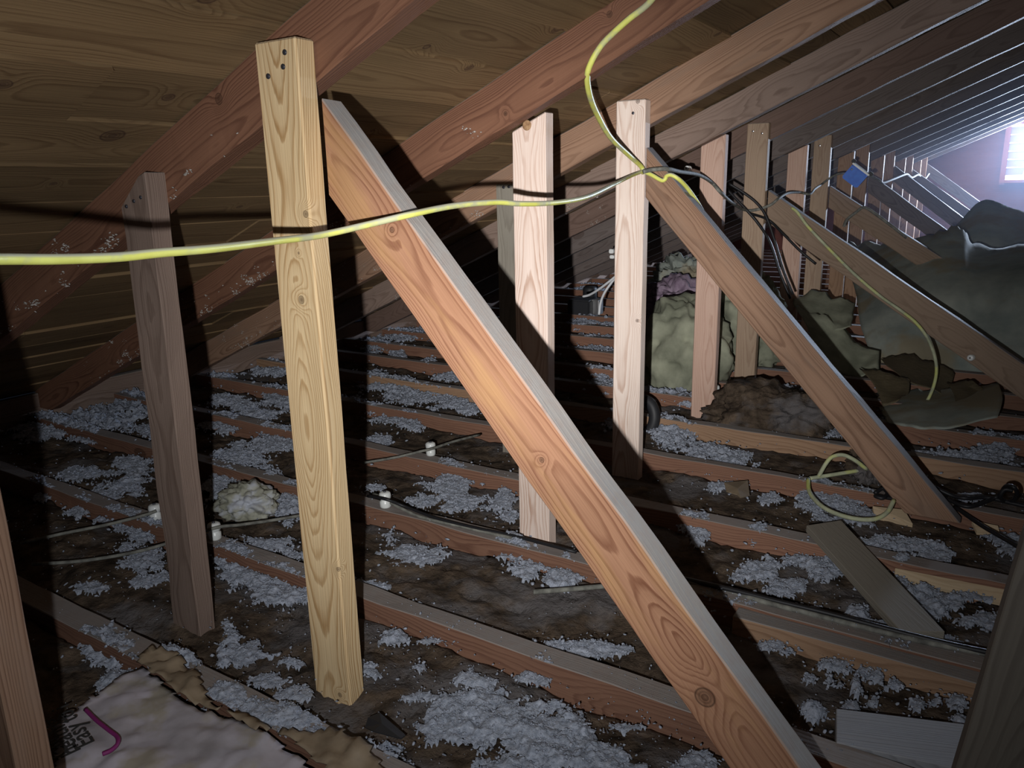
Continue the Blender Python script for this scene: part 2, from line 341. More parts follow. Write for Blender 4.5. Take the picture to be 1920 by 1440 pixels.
# ------------------------------------------------------------------ roof deck, floor, gable (the setting)
XE, XR, YN, YF = -3.35, 1.75, -.6, 10.42
def roofz(X, base=None): return (ZT if base is None else base) + TS * X
def build_deck(name, x_low, x_high, sign):
    """boards lie along Y; each is its own length of timber with a tongue gap, a few sit slightly proud"""
    bm = bmesh.new(); Lslope = abs(x_high - x_low) / CS; pw = .161; n = int(Lslope / pw) + 1
    rng = random.Random(5)
    for i in range(n):
        g1 = rng.choice([.0010, .0018, .0035, .0055]); a, b_ = i * pw + g1, (i + 1) * pw - .0012
        if i in (): continue
        joints = [0.0]; x = rng.uniform(.8, 3.4)
        while x < YF - YN - .4: joints.append(x); x += rng.uniform(2.4, 4.2)
        joints.append(YF - YN)
        for j in range(len(joints) - 1):
            dz = rng.choice([-.003, 0, .0025, .005, .001]); lo, hi = joints[j] + .0006, joints[j + 1] - .0006
            tw = rng.uniform(-.0012, .0012)
            v = [bm.verts.new(c) for c in [(lo, a, dz + .002), (hi, a, dz + tw + .002), (hi, b_, dz - tw), (lo, b_, dz), (lo, a, .02), (hi, a, .02), (hi, b_, .02), (lo, b_, .02)]]
            for f in ((0, 1, 2, 3), (4, 7, 6, 5), (0, 4, 5, 1), (1, 5, 6, 2), (2, 6, 7, 3), (3, 7, 4, 0)): bm.faces.new([v[k] for k in f])
    v = [bm.verts.new(c) for c in [(0, 0, .021), (YF - YN, 0, .021), (YF - YN, n * pw, .021), (0, n * pw, .021), (0, 0, .03), (YF - YN, 0, .03), (YF - YN, n * pw, .03), (0, n * pw, .03)]]
    for f in ((0, 1, 2, 3), (4, 7, 6, 5), (0, 4, 5, 1), (1, 5, 6, 2), (2, 6, 7, 3), (3, 7, 4, 0)): bm.faces.new([v[k] for k in f])
    X = Vector((0, 1, 0)); Yv = Vector((CS * sign, 0, SN)); Z = X.cross(Yv)
    if Z.z < 0: Z = -Z
    mw = Matrix.Translation((x_low, YN, 0)) @ Matrix((X, Yv, Z)).transposed().to_4x4()
    mw.translation = Vector((x_low, YN, roofz(-abs(XR - x_low) + XR)))
    return tag(link(name, bm_mesh(bm), M['deck'], mw=mw), kind='structure')
# board seams observed at X = -1.14, so start the boards a whole number below that
X0 = -1.14 - 15 * .161 * CS
build_deck('ceiling', X0, XR, 1)
build_deck('ceiling_right_slope', 2 * XR - X0, XR, -1)
tag(box('floor', (1.75, 4.9, -.125), (11.4, 11.2, .04), M['floor']), kind='structure')
def poly_wall(name, pts, y0, th, mat, holes=None):
    bm = bmesh.new(); f = [bm.verts.new((x, y0, z)) for x, z in pts]; g_ = [bm.verts.new((x, y0 + th, z)) for x, z in pts]
    bm.faces.new(f); bm.faces.new(g_[::-1]); n = len(pts)
    for i in range(n): bm.faces.new((f[i], g_[i], g_[(i + 1) % n], f[(i + 1) % n]))
    return bm_mesh(bm)
GY = 10.30
WX0, WX1, WZ0, WZ1 = -.19, .62, .80, 1.38
# gable wall in four pieces around the window opening, joined in one mesh
bm = bmesh.new()
def quadprism(bm, pts, y0, y1):
    f = [bm.verts.new((x, y0, z)) for x, z in pts]; g_ = [bm.verts.new((x, y1, z)) for x, z in pts]; n = len(pts)
    bm.faces.new(f); bm.faces.new(g_[::-1])
    for i in range(n): bm.faces.new((f[i], g_[i], g_[(i + 1) % n], f[(i + 1) % n]))
quadprism(bm, [(-3.6, -.12), (WX0, -.12), (WX0, roofz(WX0) + .02), (-3.6, roofz(-3.6) + .02)], GY, GY + .04)
quadprism(bm, [(WX0, -.12), (WX1, -.12), (WX1, WZ0), (WX0, WZ0)], GY, GY + .04)
quadprism(bm, [(WX0, WZ1), (WX1, WZ1), (WX1, roofz(WX1) + .02), (WX0, roofz(WX0) + .02)], GY, GY + .04)
quadprism(bm, [(WX1, -.12), (2 * XR + 3.6, -.12), (2 * XR + 3.6, roofz(-3.6) + .02), (XR, roofz(XR) + .02), (WX1, roofz(WX1) + .02)], GY, GY + .04)
gw = link('wall_far', bm_mesh(bm), M['gable']); tag(gw, kind='structure')
win = empty('window_1', (WX0, GY, WZ0)); tag(win, kind='structure')
box('pane', ((WX0 + WX1) / 2, GY + .03, (WZ0 + WZ1) / 2), (WX1 - WX0, .008, WZ1 - WZ0), M['pane'], win)
for nm, c, s in (('window_frame', (WX0 - .02, GY - .02, 1.09), (.05, .05, .68)), ('window_frame', (WX1 + .02, GY - .02, 1.09), (.05, .05, .68)),
                 ('window_frame', (.215, GY - .02, WZ1 + .02), (.86, .05, .05)), ('window_sill', (.215, GY - .04, WZ0 - .015), (.90, .09, .03))):
    box(nm, c, s, M['redframe'], win)
bm = bmesh.new()
for k in range(6):
    z = WZ0 + .05 + k * .085
    vs = [bm.verts.new(c) for c in [(WX0 + .005, GY - .03, z), (WX0 + .16 - k * .006, GY - .03, z), (WX0 + .18 - k * .004, GY - .005, z + .075), (WX0 + .005, GY - .005, z + .075)]]
    bm.faces.new(vs); vs2 = [bm.verts.new(v.co + Vector((0, .006, 0))) for v in vs]; bm.faces.new(vs2[::-1])
    for i in range(4): bm.faces.new((vs[i], vs2[i], vs2[(i + 1) % 4], vs[(i + 1) % 4]))
link('louvre', bm_mesh(bm), plain('grey_louvre', (.42, .38, .42), .6), win)
# ridge board and left eave blocking
tag(lumber('trim_1', (XR - .02, YN, roofz(XR) - .16), (XR - .02, YF - .12, roofz(XR) - .16), .14, .04, (0, 0, 1), M['rafter']), kind='structure')
tag(lumber('wall_left', (XE + .02, YN, -.105), (XE + .02, YF - .12, -.105), .178, .03, (0, 0, 1), M['drab']), kind='structure')

# ------------------------------------------------------------------ rafters
ORD = ['first', 'second', 'third', 'fourth', 'fifth', 'sixth', 'seventh', 'eighth', 'ninth', 'tenth', 'eleventh', 'twelfth', 'thirteenth', 'fourteenth', 'fifteenth', 'sixteenth']
RL = ['reddish sloping rafter nailed behind the yellow-toned new pine post', 'orange-brown sloping rafter with the yellow cable stapled to it',
      'light brown sloping rafter behind the top of the bright pale post', 'dark grey-brown sloping rafter, fourth from the front',
      'dark sloping rafter behind the tan post with two shiny nails, fifth from the front']
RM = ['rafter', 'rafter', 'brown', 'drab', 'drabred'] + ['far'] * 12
for n, y in enumerate(RY[:15]):
    z0 = ZB + TS * XE
    r = lumber('rafter', (XE, y, z0), (XR - .02, y, ZB + TS * (XR - .02)), .1035, RTH, (-SN, 0, CS), M[RM[n]], seed=n,
               cuts=[((XR - .02, 0, 0), (1, 0, 0)), ((XE + .03, 0, 0), (-1, 0, 0)), ((0, 0, .012), (0, 0, -1))], wob=.003)
    tag(r, RL[n] if n < 5 else 'dark bluish-grey sloping rafter, %s counted from the front' % ORD[n], 'rafter', 'rafters of the left roof slope')

# ------------------------------------------------------------------ knee-wall posts
PB = -.104
UND = ((0, 0, ZB), (-SN, 0, CS))               # plane of the rafters' undersides
PL = {0: 'yellow-toned new pine post with wavy grain and three dark nails', 1: 'pale pine post with round knot, cut flush under the orange-brown rafter',
      2: 'bright pale post touched by the bundle of yellow cables', 3: 'pinkish post standing in front of the yellow-green insulation heap',
      4: 'tan post with two shiny nails crossed by black cables', 5: 'striped post cut under a dark rafter, sixth post of the row',
      6: 'grey-brown post with one shiny nail beside the striped post'}
PM = {0: 'pine', 1: 'pale', 2: 'pale4', 3: 'pink', 4: 'tanp', 5: 'pink', 6: 'tanp'}
posts = {}
for n in range(15):
    w = .090; x0 = -1.010
    yf = RY[n] - .0385 if n % 2 == 0 else RY[n] + RTH + .0005
    top = [1.076, 0, 1.085, 0, 1.088, 0, 1.088, 0, 1.08, 0, 1.08, 0, 1.08, 0, 1.08][n]
    cuts = [] if n % 2 == 0 else [UND]
    if n == 1: cuts = [((0, 0, ZB - .004), (-SN, 0, CS))]
    p = lumber('post', (x0, yf, PB), (x0, yf, top or 1.08), w, .038, (1, 0, 0), M[PM.get(n, 'tan')], seed=20 + n, cuts=cuts, bev=.003 if n < 5 else .0015)
    lab = PL.get(n, 'distant thin upright post, %s of the row from the front' % ORD[n])
    tag(p, lab, 'post', 'upright posts of the knee wall'); posts[n] = p
for px in ((534, 98), (531, 125), (503, 143)): nail(posts[0], at(*px, RY[0] - .0390))
for px in ((1187, 212),): nail(posts[2], at(*px, RY[2] - .0390))
for px in ((1412, 246), (1429, 250)): nail(posts[4], at(*px, RY[4] - .0390), mat='steel', r=.0045)
nail(posts[6], at(1537, 273, RY[6] - .0390), mat='steel', r=.006)
for px in ((988, 235),):                       # end-grain looking round knot of the pale post
    lathe('knot', [(.0115, -.001), (.0115, .0006), (.0095, .0012), (.004, .0005)], rough('knot_wood', (.22, .12, .06), (.42, .27, .15), 90, .8, .2), posts[1],
          Matrix.Translation(at(*px, RY[1] + RTH + .0005)) @ Vector((0, -1, 0)).to_track_quat('Z', 'Y').to_matrix().to_4x4(), 20)
p = lumber('post', (-1.437, RY[0] - .0385, PB), (-1.414, RY[0] - .0385, .905), .088, .040, (1, 0, 0), M['drab'], seed=50,
           cuts=[((-1.32, 0, .897), (-.30, 0, .95)), ((-1.335, 0, .899), (-.62, 0, .78))], wob=.004)
tag(p, 'rough dark brown leaning post left of the new pine post', 'post'); oldp = p
for px in ((264, 370), (251, 377), (237, 387)): nail(p, at(*px, RY[0] - .0395), r=.0035)
# older post standing behind the pale knotted one
a = at(930, 345, 2.145); 
p = lumber('post', (a.x, 2.145, PB), (a.x, 2.145, a.z), .088, .040, (1, 0, 0), M['dusty'], seed=51)
tag(p, 'older dusty brown post half hidden behind the pale knotted post', 'post')
for px in ((944, 351), (954, 350)): nail(p, at(*px, 2.1435), r=.005)
# near posts cut by the frame
p = lumber('post', (-1.005, .335, PB), (-1.005, .335, .98), .086, .040, (1, 0, 0), M['brown'], seed=52)
tag(p, 'orange-brown post cut off by the bottom left corner', 'post')
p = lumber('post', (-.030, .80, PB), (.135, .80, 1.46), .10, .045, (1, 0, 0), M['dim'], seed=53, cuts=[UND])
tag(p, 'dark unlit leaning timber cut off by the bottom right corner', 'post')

# ------------------------------------------------------------------ diagonal braces
def brace(y, lo0, lo1, w, th, mat, label, zfoot=PB, seed=0, top=True, name='brace', cutx=-.917):
    """lo0,lo1: two (X,Z) points of the lower edge in the near face"""
    a = Vector((lo0[0], y, lo0[1])); b_ = Vector((lo1[0], y, lo1[1])); d = (b_ - a).normalized()
    s = (a.z - 1.35) / -d.z if d.z else 0
    p_top = a - d * abs((1.35 - a.z) / d.z); p_bot = a + d * abs((a.z - zfoot + .15) / d.z)
    nrm = Vector((-d.z, 0, d.x)); 
    if nrm.z < 0: nrm = -nrm
    cuts = [((0, 0, ZB - .001), (-SN, 0, CS)), ((0, 0, zfoot), (0, 0, -1))]
    if cutx is not None: cuts.append(((cutx, 0, 0), (-1, 0, 0)))
    o = lumber(name, p_top, p_bot, w, th, nrm, M[mat], cuts=cuts, seed=seed, wob=.003, bev=.002)
    return tag(o, label, 'brace', 'diagonal braces running down to the joists')
def xz(x, y, Y): p = at(x, y, Y); return (p.x, p.z)
B1Y = RY[0]
brace(B1Y, xz(640, 400, B1Y), xz(1300, 1345, B1Y), .094, .043, 'fir', 'large orange diagonal brace with dusty top edge crossing the whole scene', seed=61, zfoot=.001)
brace(RY[2] - .038, xz(1222, 385, RY[2] - .038), xz(1727, 1000, RY[2] - .038), .094, .043, 'brown', 'brown diagonal brace from the bright pale post to the right', seed=62, zfoot=.001, cutx=-.915)
brace(RY[4], xz(1450, 425, RY[4]), xz(1900, 738, RY[4]), .11, .042, 'tanb', 'third diagonal brace, tan, with yellow cable along it', seed=63, zfoot=.001)
brace(RY[6], xz(1562, 395, RY[6]), xz(1680, 472, RY[6]), .10, .042, 'tanb', 'fourth diagonal brace, carrying the blue electrical box', seed=64, zfoot=.001)
for k, (n, a, b_) in enumerate(((8, (1640, 370), (1735, 440)), (10, (1690, 352), (1785, 425)), (12, (1722, 352), (1805, 412)), (14, (1745, 335), (1820, 390)))):
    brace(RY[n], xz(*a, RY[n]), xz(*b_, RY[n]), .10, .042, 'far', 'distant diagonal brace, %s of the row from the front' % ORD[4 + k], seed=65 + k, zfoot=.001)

# ------------------------------------------------------------------ ceiling joists
JY = [.765, 1.15, 1.53, 1.905, 2.305, 2.68, 3.03, 3.32, 3.66, 4.00, 4.34, 4.66, 5.04, 5.42, 5.80, 6.18, 6.56, 6.94, 7.3, 7.7, 8.1, 8.5, 8.9, 9.3, 9.7, 10.08]
JL = ['wide dusty ceiling joist at whose far side both front posts stand', 'dusty-topped ceiling joist passing under the large orange brace, second from the front',
      'ceiling joist at the foot of the pale knotted post', 'orange-sided ceiling joist, fourth from the front, under the tilted loose board',
      'ceiling joist with orange side running behind the yellow cable loop', 'deep tan ceiling joist behind the second brace']
for n, y in enumerate(JY):
    th = .055 if n == 0 else (.048 if n < 4 else .040)
    zt = 0 if n not in (5,) else .004
    mt = 'tan' if n in (5,) else 'joist'
    j = lumber('ceiling_joist', (XE + .06, y - th, -.104), (4.2, y - th, -.104), .104 + zt, th, (0, 0, 1), M[mt], seed=80 + n, wob=.004 if n < 6 else .002)
    tag(j, JL[n] if n < len(JL) else 'far ceiling joist, %s counted from the front' % (ORD + ['seventeenth', 'eighteenth', 'nineteenth', 'twentieth', 'twenty-first', 'twenty-second', 'twenty-third', 'twenty-fourth', 'twenty-fifth', 'twenty-sixth'])[n], 'joist', 'ceiling joists running across the attic')

# ------------------------------------------------------------------ insulation batts in the bays (one per bay)
def batt(n, ya, yb, x0, x1, label, step=.016, amp=.018, base=-.045, mat='batt'):
    nx = int((x1 - x0) / step); ny = max(6, int((yb - ya) / step)); vs = []; fs = []
    for i in range(nx + 1):
        x = x0 + (x1 - x0) * i / nx
        for j in range(ny + 1):
            v = j / ny; y = ya + (yb - ya) * v
            e = min(v, 1 - v) * (yb - ya)
            h = base + amp * (fbm(x * 2.2, y * 4, n, 3) * .9 + .55 * abs(fbm(x * 9, y * 11, n + 9, 4)))
            h += .012 * (1 - math.exp(-e / .03)) - .012
            c = fbm(x * 3.2, y * 7, n + 30, 2)      # torn cracks
            if abs(c) < .035: h -= .014 * (1 - abs(c) / .035)
            if j in (0, ny): y += (.007 * abs(fbm(x * 8, n, 2, 3)) + .001) * (1 if j == 0 else -1)
            vs.append((x - x0, y - ya, h + .1))
    for i in range(nx):
        for j in range(ny):
            a = i * (ny + 1) + j; fs.append((a, a + ny + 1, a + ny + 2, a + 1))
    # skirt down to the floor
    k = len(vs); rim = [i * (ny + 1) for i in range(nx + 1)] + [nx * (ny + 1) + j for j in range(1, ny + 1)] + [i * (ny + 1) + ny for i in range(nx - 1, -1, -1)] + [j for j in range(ny - 1, 0, -1)]
    for q in rim: vs.append((vs[q][0], vs[q][1], -.003))
    m_ = len(rim)
    for q in range(m_): fs.append((rim[q], k + q, k + (q + 1) % m_, rim[(q + 1) % m_]))
    me = bpy.data.meshes.new('batt'); me.from_pydata(vs, [], fs); me.update(); shade(me)
    return tag(link('insulation_batt', me, M[mat], loc=(x0, ya, -.1)), label, 'insulation', 'brown mineral wool batts between the joists')
BL = ['brown mineral wool in the nearest bay, beside the printed paper facing', 'brown insulation behind the new pine post, patched with white fluff',
      'wide bare stretch of brown insulation under the pale knotted post', 'brown insulation between third and fourth joists with upright white knobs',
      'cracked brown insulation left of the tilted loose board', 'brown insulation around the feet of the pinkish post']
BAYS = ORD + ['seventeenth', 'eighteenth', 'nineteenth', 'twentieth', 'twenty-first', 'twenty-second', 'twenty-third', 'twenty-fourth', 'twenty-fifth', 'twenty-sixth']
prev = .33
for n, y in enumerate(JY):
    th = .055 if n == 0 else (.048 if n < 4 else .040)
    ya, yb = prev + .003, y - th - .001
    st = .013 if n < 4 else (.02 if n < 7 else .05)
    batt(n, ya, yb, XE + .08 if n else -2.2, 1.2 if n > 4 else .5, BL[n] if n < len(BL) else 'far brown insulation strip in the %s bay from the front' % BAYS[n], st, amp=.020 if n < 8 else .012)
    prev = y

# ------------------------------------------------------------------ loose grey-white fluff (stuff)
ICO = bmesh.new(); bmesh.ops.create_icosphere(ICO, subdivisions=1, radius=1)
IV = np.array([v.co[:] for v in ICO.verts]); IF = np.array([[v.index for v in f.verts] for f in ICO.faces]); ICO.free()
rs = np.random.RandomState(3)
class Flakes:
    def __init__(s): s.V = []; s.F = []; s.k = 0
    def add(s, pos, sz):
        pos = np.asarray(pos); n = len(pos)
        if not n: return
        jit = 1 + rs.uniform(-.45, .45, (n, 12, 3)); sc = (sz[:, None] * rs.uniform(.5, 1.3, (n, 3)))[:, None, :]
        ang = rs.uniform(0, 6.28, n); ca, sa = np.cos(ang), np.sin(ang)
        v = IV[None] * jit * sc; x = v[..., 0] * ca[:, None] - v[..., 1] * sa[:, None]; y = v[..., 0] * sa[:, None] + v[..., 1] * ca[:, None]
        t = rs.uniform(-.7, .7, n)[:, None]; z = v[..., 2] * .6 * np.cos(t) + y * np.sin(t); 
        v = np.stack([x, y, z], -1) + pos[:, None, :]
        s.V.append(v.reshape(-1, 3)); s.F.append((IF[None] + (np.arange(n) * 12)[:, None, None] + s.k).reshape(-1, 3)); s.k += n * 12
    def addmesh(s, V, F): s.V.append(np.asarray(V, float)); s.F.append(np.asarray(F) + s.k); s.k += len(V)
    def build(s, name, mat):
        V = np.concatenate(s.V); F = np.concatenate(s.F); me = bpy.data.meshes.new(name)
        me.vertices.add(len(V)); me.vertices.foreach_set('co', V.ravel()); me.loops.add(F.size); me.loops.foreach_set('vertex_index', F.ravel().astype(np.int32))
        me.polygons.add(len(F)); me.polygons.foreach_set('loop_start', np.arange(0, F.size, 3, dtype=np.int32)); me.polygons.foreach_set('loop_total', np.full(len(F), 3, dtype=np.int32))
        me.update(calc_edges=True); me.validate()
        return link(name, me, mat)
FK = Flakes()
def ground(x, y):
    """rough height of what lies there: joist top or batt"""
    for n, yj in enumerate(JY):
        th = .055 if n == 0 else (.048 if n < 4 else .040)
        if yj - th - .004 < y < yj + .002: return .0
    return -.030
def mound(px, py, rx, ry, h=.02, dens=1.0, z=-.015):
    c = fl(px, py, z); ex = fl(px + rx, py, z) - c; ey = (fl(px, py - ry, z) - c)
    S = max(ex.length, ey.length); res = max(.0040, S / 40); n = int(S / res) + 2
    ex.z = ey.z = 0; det = ex.x * ey.y - ex.y * ey.x
    V = []; idx = {}; F = []
    top = []
    for i in range(-n, n + 1):
        for j in range(-n, n + 1):
            X, Y = c.x + i * res, c.y + j * res
            dx, dy = X - c.x, Y - c.y; a = (dx * ey.y - dy * ey.x) / det; b_ = (ex.x * dy - ex.y * dx) / det
            rr = math.hypot(a, b_) * 1.10 + .75 * fbm(X * 13, Y * 13, px * .1, 5)
            hh = (1 - rr)
            if hh > -.08 and XE + .1 < X:
                hgt = ground(X, Y) + h * .55 * min(1, max(hh, 0) * 1.6) * (.6 + .6 * fbm(X * 30, Y * 30, 3, 3)) + .0035 * fbm(X * 70, Y * 70, 7, 4) - (.006 if hh <= 0 else 0)
                idx[(i, j)] = len(V); V.append((X, Y, hgt))
                if hh > .0: top.append((X, Y, hgt))
    for (i, j), a in idx.items():
        b_ = idx.get((i + 1, j)); c_ = idx.get((i + 1, j + 1)); d_ = idx.get((i, j + 1))
        if b_ is not None and c_ is not None and d_ is not None and max(abs(V[a][2] - V[q][2]) for q in (b_, c_, d_)) < .014: F.append((a, b_, c_)); F.append((a, c_, d_))
    if F: FK.addmesh(V, F)
    if top:
        top = np.array(top); area_ = len(top) * res * res
        far = (c - EYE).length; fs = .0019 * max(1, far / 1.5)
        k = int(min(3600, dens * area_ / (fs * fs * 9)))
        P = top[rs.randint(0, len(top), k)] + np.c_[rs.normal(0, res * .7, (k, 2)), rs.uniform(-.001, .0012, k)]
        FK.add(P, rs.uniform(.45, 1.5, k) * fs)
    # stray crumbs round about
    k = int(14 * dens); A = rs.normal(0, .85, (k, 2)); P = [(c.x + ex.x * a + ey.x * b_, c.y + ex.y * a + ey.y * b_) for a, b_ in A]
    P = np.array([(x, y, ground(x, y) + .006) for x, y in P]); FK.add(P, rs.uniform(.3, 1.2, k) * .0035 * max(1, (c - EYE).length / 1.6))
MOUNDS = [  # px, py, rx, ry, height
    (900, 1330, 110, 55, .028), (1010, 1360, 110, 50, .03), (1080, 1415, 110, 40, .028), (890, 1262, 38, 24, .022), (845, 1310, 40, 22, .02), (960, 1420, 60, 25, .02), (1150, 1430, 60, 25, .02),
    (1310, 1425, 50, 26, .02), (990, 1258, 28, 14, .014), (1025, 1262, 18, 12, .014), (800, 1290, 40, 14, .014), (740, 1185, 34, 17, .022), (820, 1190, 45, 8, .012), (690, 1245, 22, 14, .014), (785, 1240, 14, 9, .01),
    (860, 1350, 22, 10, .012), (910, 1435, 36, 16, .018), (1180, 1350, 40, 8, .01), (1120, 1205, 60, 18, .016), (1040, 1200, 22, 10, .012), (1085, 1195, 50, 12, .01), (1060, 1070, 42, 22, .030), (960, 1020, 30, 28, .028), (990, 1055, 40, 14, .02),
    (690, 1090, 38, 13, .016), (790, 1125, 16, 6, .01), (770, 1028, 60, 20, .010), (730, 995, 22, 9, .01), (848, 903, 62, 34, .012), (790, 930, 30, 10, .008), (945, 925, 26, 24, .014), (955, 960, 22, 14, .012), (700, 905, 20, 8, .01), (880, 940, 36, 10, .01),
    (480, 1075, 70, 24, .020), (540, 1105, 60, 26, .022), (430, 1040, 36, 20, .02), (500, 1010, 70, 14, .02), (555, 1030, 40, 14, .016), (430, 1190, 26, 32, .018), (475, 1215, 50, 20, .016), (540, 1230, 24, 8, .01), (500, 1265, 60, 14, .008), (560, 1290, 40, 16, .012),
    (350, 1242, 44, 34, .045), (430, 1320, 46, 26, .024), (500, 1355, 60, 26, .024), (560, 1350, 55, 34, .028), (600, 1400, 30, 20, .02), (720, 1400, 50, 26, .028), (755, 1430, 40, 16, .018), (190, 1215, 48, 32, .022), (240, 1262, 54, 32, .022), (300, 1290, 40, 14, .01),
    (172, 1088, 34, 11, .016), (270, 1040, 46, 22, .018), (290, 1078, 40, 16, .014), (235, 1015, 14, 9, .012), (260, 992, 40, 16, .02), (300, 985, 50, 12, .012), (220, 970, 50, 12, .012), (255, 868, 34, 26, .024), (225, 905, 60, 16, .02), (160, 880, 56, 14, .014), (210, 920, 60, 10, .012),
    (75, 915, 22, 14, .02), (150, 950, 26, 10, .02), (240, 760, 66, 26, .05), (180, 785, 66, 22, .045), (110, 790, 60, 22, .04), (250, 725, 30, 14, .05), (65, 800, 50, 20, .04), (300, 800, 50, 18, .02), (160, 815, 26, 12, .02),
    (450, 850, 56, 26, .026), (500, 880, 26, 16, .02), (420, 905, 46, 26, .026), (520, 820, 46, 22, .02), (420, 790, 40, 16, .02), (480, 770, 50, 12, .02), (530, 740, 36, 22, .03), (430, 745, 40, 14, .03), (410, 700, 36, 14, .04), (515, 690, 46, 10, .04), (465, 755, 26, 10, .02), (455, 925, 46, 12, .02), (540, 940, 30, 30, .02),
    (705, 708, 34, 16, .03), (755, 722, 32, 18, .035), (705, 640, 34, 15, .03), (745, 660, 20, 10, .02), (780, 740, 60, 10, .014), (700, 760, 36, 8, .01), (850, 700, 34, 9, .02), (800, 675, 14, 8, .02), (770, 785, 26, 14, .02), (730, 780, 36, 8, .01), (850, 750, 40, 14, .016), (820, 610, 40, 14, .03), (760, 620, 40, 14, .03), (710, 818, 34, 10, .012), (660, 745, 20, 8, .02), (880, 760, 22, 12, .02),
    (1100, 600, 30, 8, .03), (1145, 603, 20, 6, .02), (1110, 628, 40, 6, .02), (1105, 650, 40, 8, .02), (1140, 657, 30, 6, .02), (1130, 690, 26, 8, .02), (1130, 715, 30, 14, .02), (1148, 780, 16, 16, .02), (1100, 540, 40, 6, .03), (1085, 610, 20, 5, .02),
    (1250, 735, 46, 12, .03), (1290, 745, 30, 10, .03), (1262, 810, 44, 24, .04), (1320, 838, 60, 18, .03), (1380, 855, 46, 16, .03), (1240, 780, 20, 16, .03), (1420, 750, 40, 10, .03), (1500, 790, 60, 14, .02), (1470, 735, 22, 16, .04), (1550, 800, 46, 12, .02), (1510, 740, 20, 14, .03),
    (1430, 1058, 46, 22, .026), (1395, 1065, 30, 14, .02), (1480, 1085, 40, 22, .024), (1465, 1098, 22, 10, .02), (1530, 1050, 30, 22, .022), (1560, 1045, 26, 20, .02), (1500, 1035, 30, 14, .02), (1608, 1146, 22, 20, .035), (1555, 1065, 20, 14, .02), (1525, 1130, 18, 10, .014), (1350, 1100, 26, 10, .012), (1310, 990, 20, 22, .02), (1290, 975, 16, 12, .02), (1640, 1160, 30, 10, .014),
    (1700, 1015, 76, 16, .03), (1660, 1005, 60, 12, .024), (1750, 1030, 40, 14, .02), (1560, 935, 56, 30, .02), (1600, 960, 46, 20, .016), (1525, 925, 30, 16, .014), (1440, 925, 22, 9, .014), (1350, 905, 30, 10, .016), (1420, 1000, 20, 10, .01), (1720, 1110, 50, 26, .036), (1740, 1135, 40, 16, .03), (1790, 1110, 60, 16, .02), (1830, 1150, 40, 12, .02), (1690, 1080, 20, 12, .02), (1870, 1160, 30, 16, .014), (1690, 1057, 20, 8, .014),
    (1760, 1190, 50, 12, .014), (1810, 1215, 60, 14, .012), (1660, 1222, 16, 14, .02), (1692, 1230, 10, 8, .012), (1440, 1200, 30, 10, .012), (1480, 1210, 20, 8, .012), (1380, 1140, 40, 8, .01), (1330, 1125, 30, 8, .01), (1560, 1235, 30, 14, .016), (1620, 1245, 30, 12, .02), (1605, 1270, 14, 22, .024), (1640, 1300, 14, 14, .016), (1555, 1265, 14, 16, .02), (1520, 1262, 12, 8, .014), (1530, 1330, 28, 24, .03), (1595, 1315, 16, 12, .018), (1645, 1255, 16, 12, .014), (1720, 1310, 16, 16, .018), (1800, 1305, 26, 16, .02), (1805, 1335, 22, 16, .02), (1540, 1378, 26, 12, .02), (1575, 1275, 8, 8, .014), (1680, 1270, 22, 10, .012), (1760, 1300, 14, 10, .012), (1700, 1395, 60, 10, .02), (1740, 1410, 40, 10, .02),
    (1840, 845, 60, 14, .03), (1780, 850, 60, 14, .04), (1730, 845, 30, 8, .02), (1880, 830, 40, 10, .03), (1820, 925, 30, 10, .02), (1900, 1020, 40, 22, .03), (1870, 1000, 30, 14, .02), (1895, 870, 22, 8, .02), (1740, 790, 30, 8, .03), (1850, 815, 30, 8, .02), (1690, 780, 30, 6, .02), (1225, 610, 10, 6, .02), (1280, 560, 10, 10, .03),
]
for mnd in MOUNDS: mound(*mnd)
# thin scatter of crumbs over everything, gathered where the fluff drifts
cr = []
while len(cr) < 3000:
    u, v = rs.uniform(0, 1920), rs.uniform(600, 1440); p = fl(u, v, -.01)
    if p.y > 5 or p.y < .36 or p.x < XE + .1: continue
    if fbm(p.x * 3.5, p.y * 3.5, 5, 3) + .15 < rs.uniform(-.3, .9): continue
    cr.append((p.x, p.y, ground(p.x, p.y) + .004 + .006 * rs.rand()))
cr = np.array(cr); d_ = np.hypot(cr[:, 0], cr[:, 1]); FK.add(cr, rs.uniform(.25, 1.0, len(cr)) * .0022 * np.maximum(1, d_ / 1.5))
lf_ = FK.build('loose_fill', M['loose'])
tag(lf_, 'grey-white loose cellulose fluff drifted in clumps over joists and batts', 'loose insulation', kind='stuff')
# lint and cobweb tufts stuck to the low ends of the rafters
WK = Flakes()
for n in range(0, 5):
    for _ in range(110 if n < 3 else 50):
        x = rs.uniform(-2.9, -1.5) if rs.rand() < .93 else rs.uniform(-1.5, -.9); y = RY[n] - .004; h = rs.uniform(0, .10) if rs.rand() < .35 else rs.uniform(0, .02)
        if rs.rand() < .35: c = 1
        q = Vector((x, y, ZB + TS * x)) + Vector((-SN, 0, CS)) * h
        k = rs.randint(3, 12) if fbm(x * 6, n, 2, 2) > 0 else 1
        WK.add(np.array([[q.x + rs.normal(0, .006), y + rs.uniform(-.004, .002), q.z + rs.normal(0, .005)] for _ in range(k)]), rs.uniform(.001, .0035, k))
tag(WK.build('lint_tufts', M['web']), 'pale lint and cobweb tufts stuck to the lower rafters', 'lint', kind='stuff')

